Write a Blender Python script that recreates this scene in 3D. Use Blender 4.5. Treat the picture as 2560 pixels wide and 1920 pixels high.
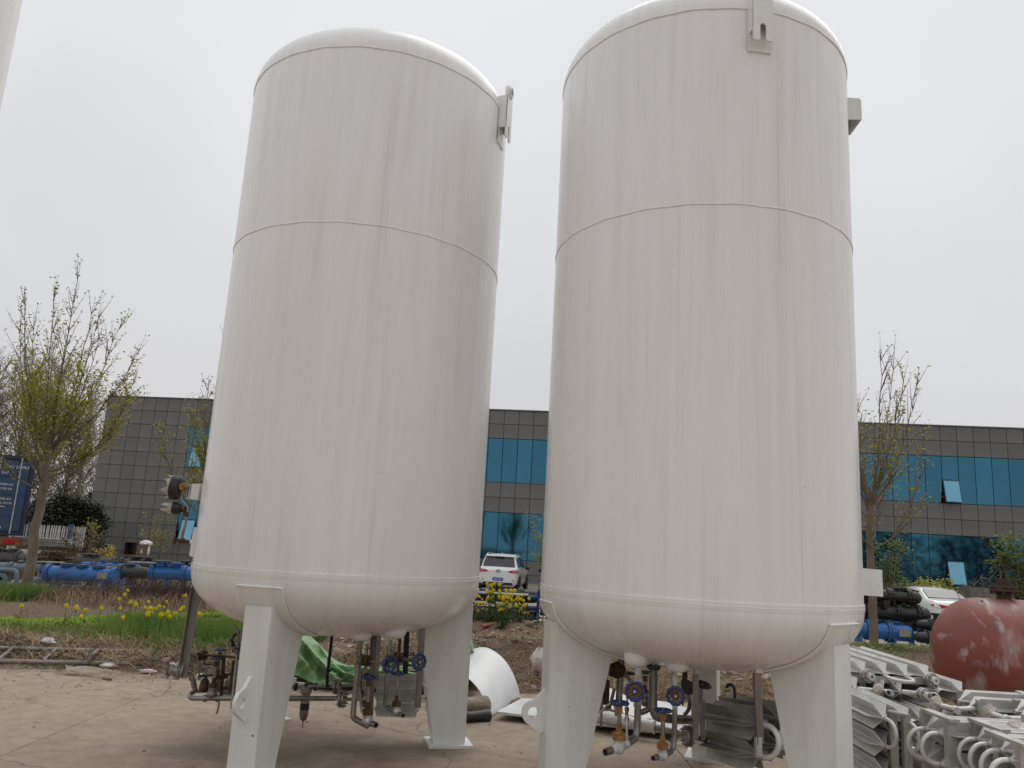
import bpy, math, random
import numpy as np
from mathutils import Vector, Matrix

R_ = math.radians
scene = bpy.context.scene
for _o in list(bpy.data.objects):
    bpy.data.objects.remove(_o)
COL = scene.collection

# ------------------------------------------------------------------ camera
CAM = Vector((0.0, 0.0, 1.62))
FOC, PITCH, ROLL = 1983.6, 0.2015, 0.0559          # focal length in pixels of a 2560 px wide photograph
_f = Vector((0, math.cos(PITCH), math.sin(PITCH)))
_u0 = Vector((0, -math.sin(PITCH), math.cos(PITCH)))
_r = Vector((1, 0, 0)) * math.cos(ROLL) + _u0 * math.sin(ROLL)
_u = -Vector((1, 0, 0)) * math.sin(ROLL) + _u0 * math.cos(ROLL)
cam = bpy.data.objects.new('camera', bpy.data.cameras.new('camera'))
COL.objects.link(cam)
cam.matrix_world = Matrix(((_r.x, _u.x, -_f.x, CAM.x), (_r.y, _u.y, -_f.y, CAM.y), (_r.z, _u.z, -_f.z, CAM.z), (0, 0, 0, 1)))
cam.data.sensor_width = 36.0
cam.data.lens = FOC / 2560 * 36.0
cam.data.clip_start = 0.05
cam.data.clip_end = 900
scene.camera = cam

# ------------------------------------------------------------------ sky, sun, exposure
SUN_EL, SUN_AZ = R_(58), R_(35)        # azimuth measured from +Y (straight ahead) towards +X
world = bpy.data.worlds.new('World'); scene.world = world
world.use_nodes = True
wn, wl = world.node_tree.nodes, world.node_tree.links
wn.clear()
w_out = wn.new('ShaderNodeOutputWorld'); w_bg = wn.new('ShaderNodeBackground')
w_sky = wn.new('ShaderNodeTexSky'); w_sky.sky_type = 'NISHITA'; w_sky.sun_disc = False
w_sky.sun_elevation = SUN_EL; w_sky.sun_rotation = SUN_AZ
w_tc = wn.new('ShaderNodeTexCoord'); w_sep = wn.new('ShaderNodeSeparateXYZ')
w_ramp = wn.new('ShaderNodeValToRGB'); w_noise = wn.new('ShaderNodeTexNoise')
w_mix = wn.new('ShaderNodeMix'); w_mix.data_type = 'RGBA'
w_mul = wn.new('ShaderNodeMix'); w_mul.data_type = 'RGBA'; w_mul.blend_type = 'MULTIPLY'
w_nr = wn.new('ShaderNodeValToRGB')
wl.new(w_tc.outputs['Generated'], w_sep.inputs[0])
wl.new(w_sep.outputs['Z'], w_ramp.inputs[0])
e = w_ramp.color_ramp.elements                       # overcast cloud deck: a little brighter overhead
e[0].position = 0.0; e[0].color = (6.25, 6.1, 6.2, 1)
e[1].position = 1.0; e[1].color = (8.7, 8.85, 9.0, 1)
m_ = w_ramp.color_ramp.elements.new(0.5); m_.color = (7.75, 7.8, 7.95, 1)
w_noise.inputs['Scale'].default_value = 2.2; w_noise.inputs['Detail'].default_value = 3
wl.new(w_tc.outputs['Generated'], w_noise.inputs['Vector'])
wl.new(w_noise.outputs['Fac'], w_nr.inputs[0])
w_nr.color_ramp.elements[0].position = .3; w_nr.color_ramp.elements[0].color = (.925, .93, .94, 1)
w_nr.color_ramp.elements[1].position = .7; w_nr.color_ramp.elements[1].color = (1.035, 1.035, 1.035, 1)
w_mix.inputs[0].default_value = .95
wl.new(w_sky.outputs[0], w_mix.inputs[6]); wl.new(w_ramp.outputs[0], w_mix.inputs[7])
w_mul.inputs[0].default_value = 1
wl.new(w_mix.outputs[2], w_mul.inputs[6]); wl.new(w_nr.outputs[0], w_mul.inputs[7])
wl.new(w_mul.outputs[2], w_bg.inputs[0]); w_bg.inputs[1].default_value = 0.1
wl.new(w_bg.outputs[0], w_out.inputs[0])

sl = bpy.data.lights.new('sun', 'SUN'); sl.energy = 0.85; sl.angle = R_(48); sl.color = (1.0, .96, .9)
sun = bpy.data.objects.new('sun', sl); COL.objects.link(sun)
_sd = Vector((math.sin(SUN_AZ) * math.cos(SUN_EL), math.cos(SUN_AZ) * math.cos(SUN_EL), math.sin(SUN_EL)))
sun.rotation_euler = _sd.to_track_quat('Z', 'Y').to_euler()
sun.location = (0, 0, 30)
scene.view_settings.view_transform = 'Standard'
scene.view_settings.look = 'None'
scene.view_settings.exposure = 0.06
scene.view_settings.gamma = 1.0
scene.view_settings.use_curve_mapping = False
scene.render.engine = 'CYCLES'
scene.cycles.max_bounces = 6; scene.cycles.diffuse_bounces = 3; scene.cycles.glossy_bounces = 3
scene.cycles.transparent_max_bounces = 6; scene.cycles.transmission_bounces = 4
scene.cycles.caustics_reflective = False; scene.cycles.caustics_refractive = False

# ------------------------------------------------------------------ helpers
def ray(u, v): return _f * FOC + _r * (u - 1280) - _u * (v - 960)
def at(u, v, Y):
    d = ray(u, v); return CAM + d * (Y / d.y)
def gz(u, v, z=0.0):
    d = ray(u, v); return CAM + d * ((z - CAM.z) / d.z)

def tag(o, label=None, cat=None, group=None, kind=None):
    if label: o['label'] = label
    if cat: o['category'] = cat
    if group: o['group'] = group
    if kind: o['kind'] = kind
    return o
def thing(name, label, cat, loc=(0, 0, 0), group=None, rz=0):
    o = bpy.data.objects.new(name, None); COL.objects.link(o)
    o.empty_display_size = .1
    o.location = loc; o.rotation_euler = (0, 0, rz)
    return tag(o, label, cat, group)
def origin(p):
    v = Vector((0, 0, 0))
    while p is not None:
        v = v + Vector(p.location); p = p.parent
    return v
def link(name, me, parent=None, loc=None):
    o = bpy.data.objects.new(name, me); COL.objects.link(o)
    if parent is not None: o.parent = parent
    if loc is not None: o.location = loc
    return o
def copy_tree(o, parent=None, **kw):
    c = o.copy(); COL.objects.link(c); c.parent = parent
    for ch in list(o.children): copy_tree(ch, c)
    return c

def basis(d):
    d = Vector(d).normalized()
    a = Vector((0, 0, 1)) if abs(d.z) < .95 else Vector((1, 0, 0))
    x = d.cross(a).normalized(); y = d.cross(x).normalized()
    return x, y, d

class MB:
    def __init__(s): s.v = []; s.f = []; s.sm = True
    def add(s, vs, fs):
        b = len(s.v); s.v += [tuple(p) for p in vs]; s.f += [tuple(i + b for i in f) for f in fs]; return s
    def box(s, c, size, m=None):
        x, y, z = (q / 2 for q in size); c = Vector(c)
        P = [Vector((sx * x, sy * y, sz * z)) for sz in (-1, 1) for sy in (-1, 1) for sx in (-1, 1)]
        if m is not None: P = [m @ p for p in P]
        return s.add([c + p for p in P], [(0, 2, 3, 1), (4, 5, 7, 6), (0, 1, 5, 4), (2, 6, 7, 3), (0, 4, 6, 2), (1, 3, 7, 5)])
    def bar(s, a, b, w, t, side=None):
        a = Vector(a); b = Vector(b); d = (b - a).normalized()
        x = Vector(side) if side is not None else basis(d)[0]
        x = (x - d * x.dot(d)).normalized(); y = d.cross(x)
        P = [p + x * (i * w / 2) + y * (j * t / 2) for p in (a, b) for j in (-1, 1) for i in (-1, 1)]
        return s.add(P, [(0, 2, 3, 1), (4, 5, 7, 6), (0, 1, 5, 4), (2, 6, 7, 3), (0, 4, 6, 2), (1, 3, 7, 5)])
    def tube(s, pts, r, n=10, cap=True, hollow=0):
        pts = [Vector(p) for p in pts]; rs = r if isinstance(r, (list, tuple)) else [r] * len(pts)
        rings = []; px = None
        for i, p in enumerate(pts):
            d = (pts[min(i + 1, len(pts) - 1)] - pts[max(i - 1, 0)]).normalized()
            if px is None: x = basis(d)[0]
            else:
                x = px - d * px.dot(d)
                x = x.normalized() if x.length > 1e-6 else basis(d)[0]
            y = d.cross(x); px = x
            rings.append([p + (x * math.cos(2 * math.pi * k / n) + y * math.sin(2 * math.pi * k / n)) * rs[i] for k in range(n)])
        fs = []
        for i in range(len(rings) - 1):
            for k in range(n): fs.append((i * n + k, i * n + (k + 1) % n, (i + 1) * n + (k + 1) % n, (i + 1) * n + k))
        if cap: fs.append(tuple(range(n))[::-1]); fs.append(tuple((len(rings) - 1) * n + k for k in range(n)))
        return s.add([p for q in rings for p in q], fs)
    def pipe_end(s, a, b, r, ri, n=14):             # short hollow stub from a to b, open at b
        a, b = Vector(a), Vector(b); x, y, d = basis(b - a)
        prof = [(a, r), (b, r), (b, ri), (a + (b - a) * .1, ri)]
        vs = []; fs = []
        for p, q in prof: vs += [p + (x * math.cos(2 * math.pi * k / n) + y * math.sin(2 * math.pi * k / n)) * q for k in range(n)]
        for i in range(3):
            for k in range(n): fs.append((i * n + k, i * n + (k + 1) % n, (i + 1) * n + (k + 1) % n, (i + 1) * n + k))
        fs.append(tuple(3 * n + k for k in range(n)))
        return s.add(vs, fs)
    def lathe(s, prof, c=(0, 0, 0), axis=(0, 0, 1), n=24, x0=None):
        c = Vector(c); x, y, d = basis(axis); vs = []; fs = []
        for (q, h) in prof: vs += [c + d * h + (x * math.cos(2 * math.pi * k / n) + y * math.sin(2 * math.pi * k / n)) * q for k in range(n)]
        for i in range(len(prof) - 1):
            for k in range(n): fs.append((i * n + k, i * n + (k + 1) % n, (i + 1) * n + (k + 1) % n, (i + 1) * n + k))
        return s.add(vs, fs)
    def disc(s, c, axis, r, h, n=20, bev=0):
        b = bev or min(h * .15, r * .1)
        return s.lathe([(0.0001, -h / 2), (r - b, -h / 2), (r, -h / 2 + b), (r, h / 2 - b), (r - b, h / 2), (0.0001, h / 2)], c, axis, n)
    def torus(s, c, axis, R, r, n=24, m=8, scallop=0, k_=0):
        c = Vector(c); x, y, d = basis(axis); vs = []; fs = []
        for i in range(n):
            a = 2 * math.pi * i / n; RR = R * (1 + scallop * math.cos(k_ * a)); e_ = x * math.cos(a) + y * math.sin(a)
            vs += [c + e_ * (RR + r * math.cos(2 * math.pi * j / m)) + d * r * math.sin(2 * math.pi * j / m) for j in range(m)]
        for i in range(n):
            for j in range(m): fs.append((i * m + j, i * m + (j + 1) % m, ((i + 1) % n) * m + (j + 1) % m, ((i + 1) % n) * m + j))
        return s.add(vs, fs)
    def prism(s, poly, ext):                         # poly: list of 3-D points, ext: vector
        n = len(poly); e_ = Vector(ext); P = [Vector(p) for p in poly]
        return s.add(P + [p + e_ for p in P], [tuple(range(n))[::-1], tuple(range(n, 2 * n))] + [(k, (k + 1) % n, n + (k + 1) % n, n + k) for k in range(n)])
    def ball(s, c, r, n=10, m=7, sc=(1, 1, 1), jit=0, rng=None):
        c = Vector(c); vs = []; fs = []
        for i in range(m + 1):
            t = math.pi * i / m
            for k in range(n):
                a = 2 * math.pi * k / n; q = 1 + (rng.uniform(-jit, jit) if jit else 0)
                vs.append(c + Vector((math.sin(t) * math.cos(a) * sc[0], math.sin(t) * math.sin(a) * sc[1], math.cos(t) * sc[2])) * r * q)
        for i in range(m):
            for k in range(n): fs.append((i * n + k, (i + 1) * n + k, (i + 1) * n + (k + 1) % n, i * n + (k + 1) % n))
        return s.add(vs, fs)
    def grid(s, fn, nu, nv, closed=False):
        vs = [fn(i / nu, j / nv) for j in range(nv + 1) for i in range(nu + 1)]
        fs = [(j * (nu + 1) + i, j * (nu + 1) + i + 1, (j + 1) * (nu + 1) + i + 1, (j + 1) * (nu + 1) + i) for j in range(nv) for i in range(nu)]
        return s.add(vs, fs)
    def mesh(s, name, mat, off=Vector((0, 0, 0)), flat=False, ang=38):
        me = bpy.data.meshes.new(name)
        me.from_pydata([(p[0] - off[0], p[1] - off[1], p[2] - off[2]) for p in s.v], [], s.f)
        if mat is not None: me.materials.append(mat)
        if not flat:
            me.polygons.foreach_set('use_smooth', [True] * len(me.polygons))
            me.set_sharp_from_angle(angle=R_(ang))
        me.update()
        return me
    def build(s, name, mat, parent=None, local=False, flat=False, ang=38):
        off = Vector((0, 0, 0)) if (parent is None or local) else origin(parent)
        return link(name, s.mesh(name, mat, off, flat, ang), parent)

def mesh_np(name, V, F, mat, smooth=False):
    me = bpy.data.meshes.new(name)
    V = np.asarray(V, dtype=np.float32); F = np.asarray(F, dtype=np.int32); k = F.shape[1]
    me.vertices.add(len(V)); me.vertices.foreach_set('co', V.ravel())
    me.loops.add(F.size); me.loops.foreach_set('vertex_index', F.ravel())
    me.polygons.add(len(F)); me.polygons.foreach_set('loop_start', np.arange(len(F), dtype=np.int32) * k)
    me.update(calc_edges=True)
    if smooth: me.polygons.foreach_set('use_smooth', [True] * len(F))
    me.materials.append(mat); me.validate()
    return me

def arc(a, b, c, r, n=6):                             # rounded corner at b between a and c
    a, b, c = Vector(a), Vector(b), Vector(c)
    u = (a - b).normalized(); w = (c - b).normalized()
    r = min(r, (a - b).length * .49, (c - b).length * .49)
    p, q = b + u * r, b + w * r
    return [p * (1 - t) ** 2 + b * 2 * t * (1 - t) + q * t * t for t in [i / n for i in range(n + 1)]]
def rounded(pts, r, n=6):
    pts = [Vector(p) for p in pts]; out = [pts[0]]
    for i in range(1, len(pts) - 1): out += arc(pts[i - 1], pts[i], pts[i + 1], r, n)
    return out + [pts[-1]]

# ------------------------------------------------------------------ materials
def mat(name, col, rough=.6, metal=0, spec=.5, noise=None, bump=None, col2=None, coat=0, coords='Object', stops=(.35, .65), trans=0):
    """noise = (scale xyz or float, detail), col2 = colour mixed in by the noise; bump = (scale, strength, distance)"""
    m = bpy.data.materials.new(name); m.use_nodes = True
    n, l = m.node_tree.nodes, m.node_tree.links
    b = n['Principled BSDF']
    b.inputs['Base Color'].default_value = (*col, 1); b.inputs['Roughness'].default_value = rough
    b.inputs['Metallic'].default_value = metal; b.inputs['Specular IOR Level'].default_value = spec
    if coat: b.inputs['Coat Weight'].default_value = coat; b.inputs['Coat Roughness'].default_value = .12
    if noise or bump:
        tc = n.new('ShaderNodeTexCoord')
    if noise:
        mp = n.new('ShaderNodeMapping'); sc = noise[0]
        mp.inputs['Scale'].default_value = sc if isinstance(sc, tuple) else (sc, sc, sc)
        t = n.new('ShaderNodeTexNoise'); t.inputs['Scale'].default_value = 1; t.inputs['Detail'].default_value = noise[1]
        t.inputs['Roughness'].default_value = .6
        r = n.new('ShaderNodeValToRGB'); r.color_ramp.elements[0].position, r.color_ramp.elements[1].position = stops
        r.color_ramp.elements[0].color = (*col, 1); r.color_ramp.elements[1].color = (*(col2 or col), 1)
        l.new(tc.outputs[coords], mp.inputs[0]); l.new(mp.outputs[0], t.inputs['Vector']); l.new(t.outputs['Fac'], r.inputs[0])
        l.new(r.outputs[0], b.inputs['Base Color'])
    if bump:
        t2 = n.new('ShaderNodeTexNoise'); t2.inputs['Scale'].default_value = bump[0]; t2.inputs['Detail'].default_value = 4
        bp = n.new('ShaderNodeBump'); bp.inputs['Strength'].default_value = bump[1]; bp.inputs['Distance'].default_value = bump[2]
        l.new(tc.outputs[coords], t2.inputs['Vector']); l.new(t2.outputs['Fac'], bp.inputs['Height']); l.new(bp.outputs[0], b.inputs['Normal'])
    if trans: b.inputs['Transmission Weight'].default_value = trans
    return m

def N(m): return m.node_tree.nodes, m.node_tree.links
def tank_paint(name, base, streak, amt, dust, rough=.27):
    """gloss enamel with fine vertical run-off streaks that converge under the lower head, plus pits and rust specks"""
    m = mat(name, base, rough, spec=.5); n, l = N(m); b = n['Principled BSDF']
    tc = n.new('ShaderNodeTexCoord'); sp = n.new('ShaderNodeSeparateXYZ'); l.new(tc.outputs['Object'], sp.inputs[0])
    cx = n.new('ShaderNodeCombineXYZ'); l.new(sp.outputs[0], cx.inputs[0]); l.new(sp.outputs[1], cx.inputs[1])
    nv = n.new('ShaderNodeVectorMath'); nv.operation = 'NORMALIZE'; l.new(cx.outputs[0], nv.inputs[0])
    def streaks(freq, zf, lo, hi):
        s = n.new('ShaderNodeVectorMath'); s.operation = 'SCALE'; s.inputs['Scale'].default_value = freq; l.new(nv.outputs[0], s.inputs[0])
        zz = n.new('ShaderNodeMath'); zz.operation = 'MULTIPLY'; zz.inputs[1].default_value = zf; l.new(sp.outputs[2], zz.inputs[0])
        sx = n.new('ShaderNodeSeparateXYZ'); l.new(s.outputs[0], sx.inputs[0])
        c2 = n.new('ShaderNodeCombineXYZ'); l.new(sx.outputs[0], c2.inputs[0]); l.new(sx.outputs[1], c2.inputs[1]); l.new(zz.outputs[0], c2.inputs[2])
        t = n.new('ShaderNodeTexNoise'); t.inputs['Scale'].default_value = 1; t.inputs['Detail'].default_value = 3; l.new(c2.outputs[0], t.inputs['Vector'])
        r = n.new('ShaderNodeMapRange'); r.inputs[1].default_value = lo; r.inputs[2].default_value = hi; l.new(t.outputs['Fac'], r.inputs[0])
        return r.outputs[0]
    a = streaks(85, .55, .46, .74); c = streaks(6, .15, .38, .78)
    ad = n.new('ShaderNodeMath'); ad.operation = 'MULTIPLY_ADD'; ad.inputs[1].default_value = .6; l.new(a, ad.inputs[0])
    ml = n.new('ShaderNodeMath'); ml.operation = 'MULTIPLY'; ml.inputs[1].default_value = .5; l.new(c, ml.inputs[0]); l.new(ml.outputs[0], ad.inputs[2])
    fa = streaks(16, 1.1, .40, .64)
    fm = n.new('ShaderNodeMapRange'); fm.inputs[3].default_value = .35; fm.inputs[4].default_value = 1.15; l.new(fa, fm.inputs[0])
    f2 = n.new('ShaderNodeMath'); f2.operation = 'MULTIPLY'; l.new(ad.outputs[0], f2.inputs[0]); l.new(fm.outputs[0], f2.inputs[1])
    am = n.new('ShaderNodeMath'); am.operation = 'MULTIPLY'; am.inputs[1].default_value = amt; l.new(f2.outputs[0], am.inputs[0])
    mx = n.new('ShaderNodeMix'); mx.data_type = 'RGBA'; mx.inputs[6].default_value = (*base, 1); mx.inputs[7].default_value = (*streak, 1); l.new(am.outputs[0], mx.inputs[0])
    # chips
    v = n.new('ShaderNodeTexNoise'); v.inputs['Scale'].default_value = 38; v.inputs['Detail'].default_value = 2; l.new(tc.outputs['Object'], v.inputs['Vector'])
    vr = n.new('ShaderNodeMapRange'); vr.inputs[1].default_value = .80; vr.inputs[2].default_value = .83; l.new(v.outputs['Fac'], vr.inputs[0])
    m2 = n.new('ShaderNodeMix'); m2.data_type = 'RGBA'; m2.inputs[7].default_value = (.2, .15, .12, 1); l.new(vr.outputs[0], m2.inputs[0]); l.new(mx.outputs[2], m2.inputs[6])
    l.new(m2.outputs[2], b.inputs['Base Color'])
    rr = n.new('ShaderNodeMapRange'); rr.inputs[3].default_value = rough - .05; rr.inputs[4].default_value = rough + .16; l.new(ad.outputs[0], rr.inputs[0]); l.new(rr.outputs[0], b.inputs['Roughness'])
    w = n.new('ShaderNodeTexNoise'); w.inputs['Scale'].default_value = 3.0; w.inputs['Detail'].default_value = 2; l.new(tc.outputs['Object'], w.inputs['Vector'])
    bp = n.new('ShaderNodeBump'); bp.inputs['Strength'].default_value = .12; bp.inputs['Distance'].default_value = .02; l.new(w.outputs['Fac'], bp.inputs['Height']); l.new(bp.outputs[0], b.inputs['Normal'])
    return m

M = {}
M['tank'] = tank_paint('tank_enamel', (.87, .855, .84), (.63, .60, .57), .55, 0)
M['leg'] = mat('leg_enamel', (.82, .825, .80), .38, noise=((9, 9, 1.6), 4), col2=(.74, .735, .71), bump=(30, .05, .004))
def chips(m, sc=26, lo=.745, hi=.775, col=(.13, .10, .08)):
    n, l = N(m); b = n['Principled BSDF']; src = b.inputs['Base Color'].links[0].from_socket
    tc = n.new('ShaderNodeTexCoord'); t = n.new('ShaderNodeTexNoise'); t.inputs['Scale'].default_value = sc; t.inputs['Detail'].default_value = 3; l.new(tc.outputs['Object'], t.inputs['Vector'])
    r = n.new('ShaderNodeMapRange'); r.inputs[1].default_value = lo; r.inputs[2].default_value = hi; l.new(t.outputs['Fac'], r.inputs[0])
    x = n.new('ShaderNodeMix'); x.data_type = 'RGBA'; x.inputs[7].default_value = (*col, 1); l.new(r.outputs[0], x.inputs[0]); l.new(src, x.inputs[6]); l.new(x.outputs[2], b.inputs['Base Color'])
chips(M['leg'])
M['weld'] = mat('weld_enamel', (.80, .79, .77), .35)
M['steel'] = mat('weathered_stainless', (.34, .325, .30), .42, .85, noise=(9, 4), col2=(.20, .185, .165))
M['steel_light'] = mat('bright_steel', (.55, .54, .52), .38, .8, noise=(12, 3), col2=(.38, .36, .33))
M['angle'] = mat('angle_iron', (.30, .275, .25), .5, .6, noise=((6, 6, 3), 4), col2=(.2, .175, .15))
M['brass'] = mat('brass', (.42, .22, .075), .42, .75, noise=(20, 3), col2=(.22, .11, .04))
M['bronze'] = mat('dull_bronze', (.12, .07, .04), .55, .6, noise=(18, 3), col2=(.06, .035, .022))
M['wheel_blue'] = mat('handwheel_blue', (.012, .03, .15), .45, noise=(25, 3), col2=(.02, .035, .09))
M['black'] = mat('black_paint', (.012, .012, .013), .45, noise=(8, 3), col2=(.03, .028, .026))
M['rubber'] = mat('black_rubber', (.015, .015, .015), .75)
M['alu'] = mat('extruded_aluminium', (.78, .775, .755), .42, .25, noise=((5, 5, 5), 4), col2=(.62, .61, .58))
M['alu_dull'] = mat('dull_aluminium', (.50, .495, .46), .5, .3, noise=((5, 5, 5), 4), col2=(.34, .33, .30))
M['frost'] = mat('white_primer', (.62, .63, .63), .6, noise=(14, 4), col2=(.36, .36, .35))
M['galv'] = mat('galvanised_angle', (.58, .58, .56), .5, .3, noise=((7, 7, 4), 5), col2=(.36, .345, .31))
M['wrap'] = mat('clear_wrap', (.56, .51, .45), .35, noise=(16, 4), col2=(.40, .35, .29), bump=(24, .8, .02))
M['white'] = mat('white_sheet', (.74, .75, .76), .3, noise=(3, 3), col2=(.66, .66, .66))
M['bag'] = mat('white_plastic_bag', (.72, .71, .69), .4, noise=(5, 3), col2=(.55, .53, .51), bump=(7, .8, .05))
M['ink'] = mat('marker_ink', (.03, .03, .03), .7)
M['whitetext'] = mat('white_lettering', (.7, .7, .7), .6)
M['panel'] = mat('grey_cladding', (.128, .127, .122), .42, noise=((.35, .35, .35), 3), col2=(.165, .163, .155), coords='Object')
M['joint'] = mat('facade_backing', (.018, .019, .02), .8)
M['glass'] = mat('blue_mirror_glass', (.047, .155, .228), .04, 1.0, noise=((.5, .5, .25), 2), col2=(.055, .17, .24))
M['glass_open'] = mat('pale_blue_glass', (.155, .36, .48), .06, 1.0)
M['frame_dark'] = mat('dark_frame', (.02, .024, .028), .5)
M['carwhite'] = mat('white_car_paint', (.76, .77, .77), .22, coat=.6)
M['cargrey'] = mat('grey_car_paint', (.12, .125, .13), .25, coat=.6)
M['carglass'] = mat('tinted_car_glass', (.02, .022, .024), .05, spec=.8)
M['lamp_red'] = mat('red_lamp_lens', (.42, .018, .015), .15, coat=.5)
M['tyre'] = mat('tyre_rubber', (.014, .014, .015), .8)
M['rim'] = mat('alloy_rim', (.5, .5, .5), .3, .8)
M['plateblue'] = mat('blue_number_plate', (.02, .09, .42), .35)
M['blue'] = mat('blue_enamel', (.022, .17, .50), .36, noise=(4, 4), col2=(.03, .12, .34))
M['blue2'] = mat('deep_blue_enamel', (.012, .045, .20), .45, noise=(4, 4), col2=(.02, .05, .14))
M['greyblue'] = mat('grey_blue_enamel', (.10, .17, .24), .5, noise=(3, 4), col2=(.15, .19, .22))
M['darksteel'] = mat('dark_primer', (.035, .034, .036), .55, noise=(4, 4), col2=(.07, .062, .058))
M['rust'] = mat('rusty_steel', (.09, .045, .03), .8, noise=(6, 5), col2=(.05, .03, .024))
M['wood'] = mat('weathered_board', (.38, .33, .27), .75, noise=((1, 14, 14), 4), col2=(.22, .16, .11))
M['woodrust'] = mat('stained_board', (.25, .155, .095), .8, noise=((1, 10, 10), 4), col2=(.12, .075, .05))
M['contblue'] = mat('container_blue', (.022, .065, .15), .5, noise=((1.5, 1.5, 1), 4), col2=(.035, .06, .11))
M['contdark'] = mat('container_dark', (.02, .022, .05), .6)
M['picket'] = mat('white_picket', (.52, .50, .46), .7, noise=(5, 3), col2=(.36, .33, .29))
M['postblue'] = mat('blue_post', (.035, .075, .14), .7)
M['bark'] = mat('smooth_bark', (.23, .185, .13), .85, noise=((7, 7, 2.5), 5), col2=(.14, .105, .07), bump=(22, .5, .02))
M['twig'] = mat('grey_twig', (.16, .125, .095), .85, noise=(3, 3), col2=(.22, .18, .14))
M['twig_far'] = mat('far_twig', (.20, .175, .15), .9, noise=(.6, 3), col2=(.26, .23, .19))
M['leaf_new'] = mat('young_leaf', (.42, .40, .05), .55, noise=(1.7, 3), col2=(.29, .29, .035))
M['leaf_bud'] = mat('opening_bud', (.20, .18, .06), .6, noise=(2.5, 3), col2=(.10, .09, .04))
M['leaf_mid'] = mat('shrub_leaf', (.20, .25, .04), .55, noise=(1.5, 3), col2=(.09, .13, .024))
M['leaf_dark'] = mat('conifer_leaf', (.022, .032, .016), .8, noise=(.9, 4), col2=(.05, .058, .026))
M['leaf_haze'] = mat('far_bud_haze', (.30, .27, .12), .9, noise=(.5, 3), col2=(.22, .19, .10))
M['grass'] = mat('grass_blade', (.10, .20, .036), .6, noise=(1.3, 4), col2=(.19, .26, .06))
M['sprout'] = mat('lettuce_green', (.34, .50, .035), .55, noise=(2, 3), col2=(.22, .38, .025))
M['rape_leaf'] = mat('rape_leaf', (.045, .095, .022), .55, noise=(5, 3), col2=(.08, .14, .035))
M['rape_flower'] = mat('rape_flower', (.86, .72, .02), .6, noise=(9, 3), col2=(.78, .63, .018))
M['forsythia'] = mat('forsythia_flower', (.55, .42, .06), .7)
M['straw'] = mat('dry_straw', (.40, .29, .175), .85, noise=(2.2, 4), col2=(.17, .115, .065))
M['straw2'] = mat('old_weed', (.15, .095, .06), .9, noise=(1.2, 4), col2=(.09, .055, .035))
def vary(m, k=.09):
    n, l = N(m); b = n['Principled BSDF']; src = b.inputs['Base Color'].links[0].from_socket
    oi = n.new('ShaderNodeObjectInfo'); mr = n.new('ShaderNodeMapRange'); mr.inputs[3].default_value = 1 - k; mr.inputs[4].default_value = 1 + k; l.new(oi.outputs['Random'], mr.inputs[0])
    h = n.new('ShaderNodeHueSaturation'); l.new(mr.outputs[0], h.inputs['Value']); l.new(src, h.inputs['Color']); l.new(h.outputs[0], b.inputs['Base Color'])
vary(M['panel'], .08); vary(M['glass'], .10); vary(M['picket'], .15); vary(M['wood'], .15); vary(M['woodrust'], .2)
def leafy(m, k=.45):
    n, l = N(m); b = n['Principled BSDF']; o = [q for q in n if q.type == 'OUTPUT_MATERIAL'][0]
    t = n.new('ShaderNodeBsdfTranslucent'); mx = n.new('ShaderNodeMixShader'); mx.inputs[0].default_value = k
    src = b.inputs['Base Color'].links[0].from_socket
    l.new(src, t.inputs[0]); l.new(b.outputs[0], mx.inputs[1]); l.new(t.outputs[0], mx.inputs[2]); l.new(mx.outputs[0], o.inputs[0])
for k_ in ('leaf_new', 'leaf_mid', 'grass', 'sprout', 'rape_leaf', 'rape_flower', 'leaf_bud', 'leaf_haze'): leafy(M[k_])
M['stone'] = mat('stone_chip', (.45, .40, .33), .85, noise=(5, 3), col2=(.26, .21, .16))
M['redpaint'] = None
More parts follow.
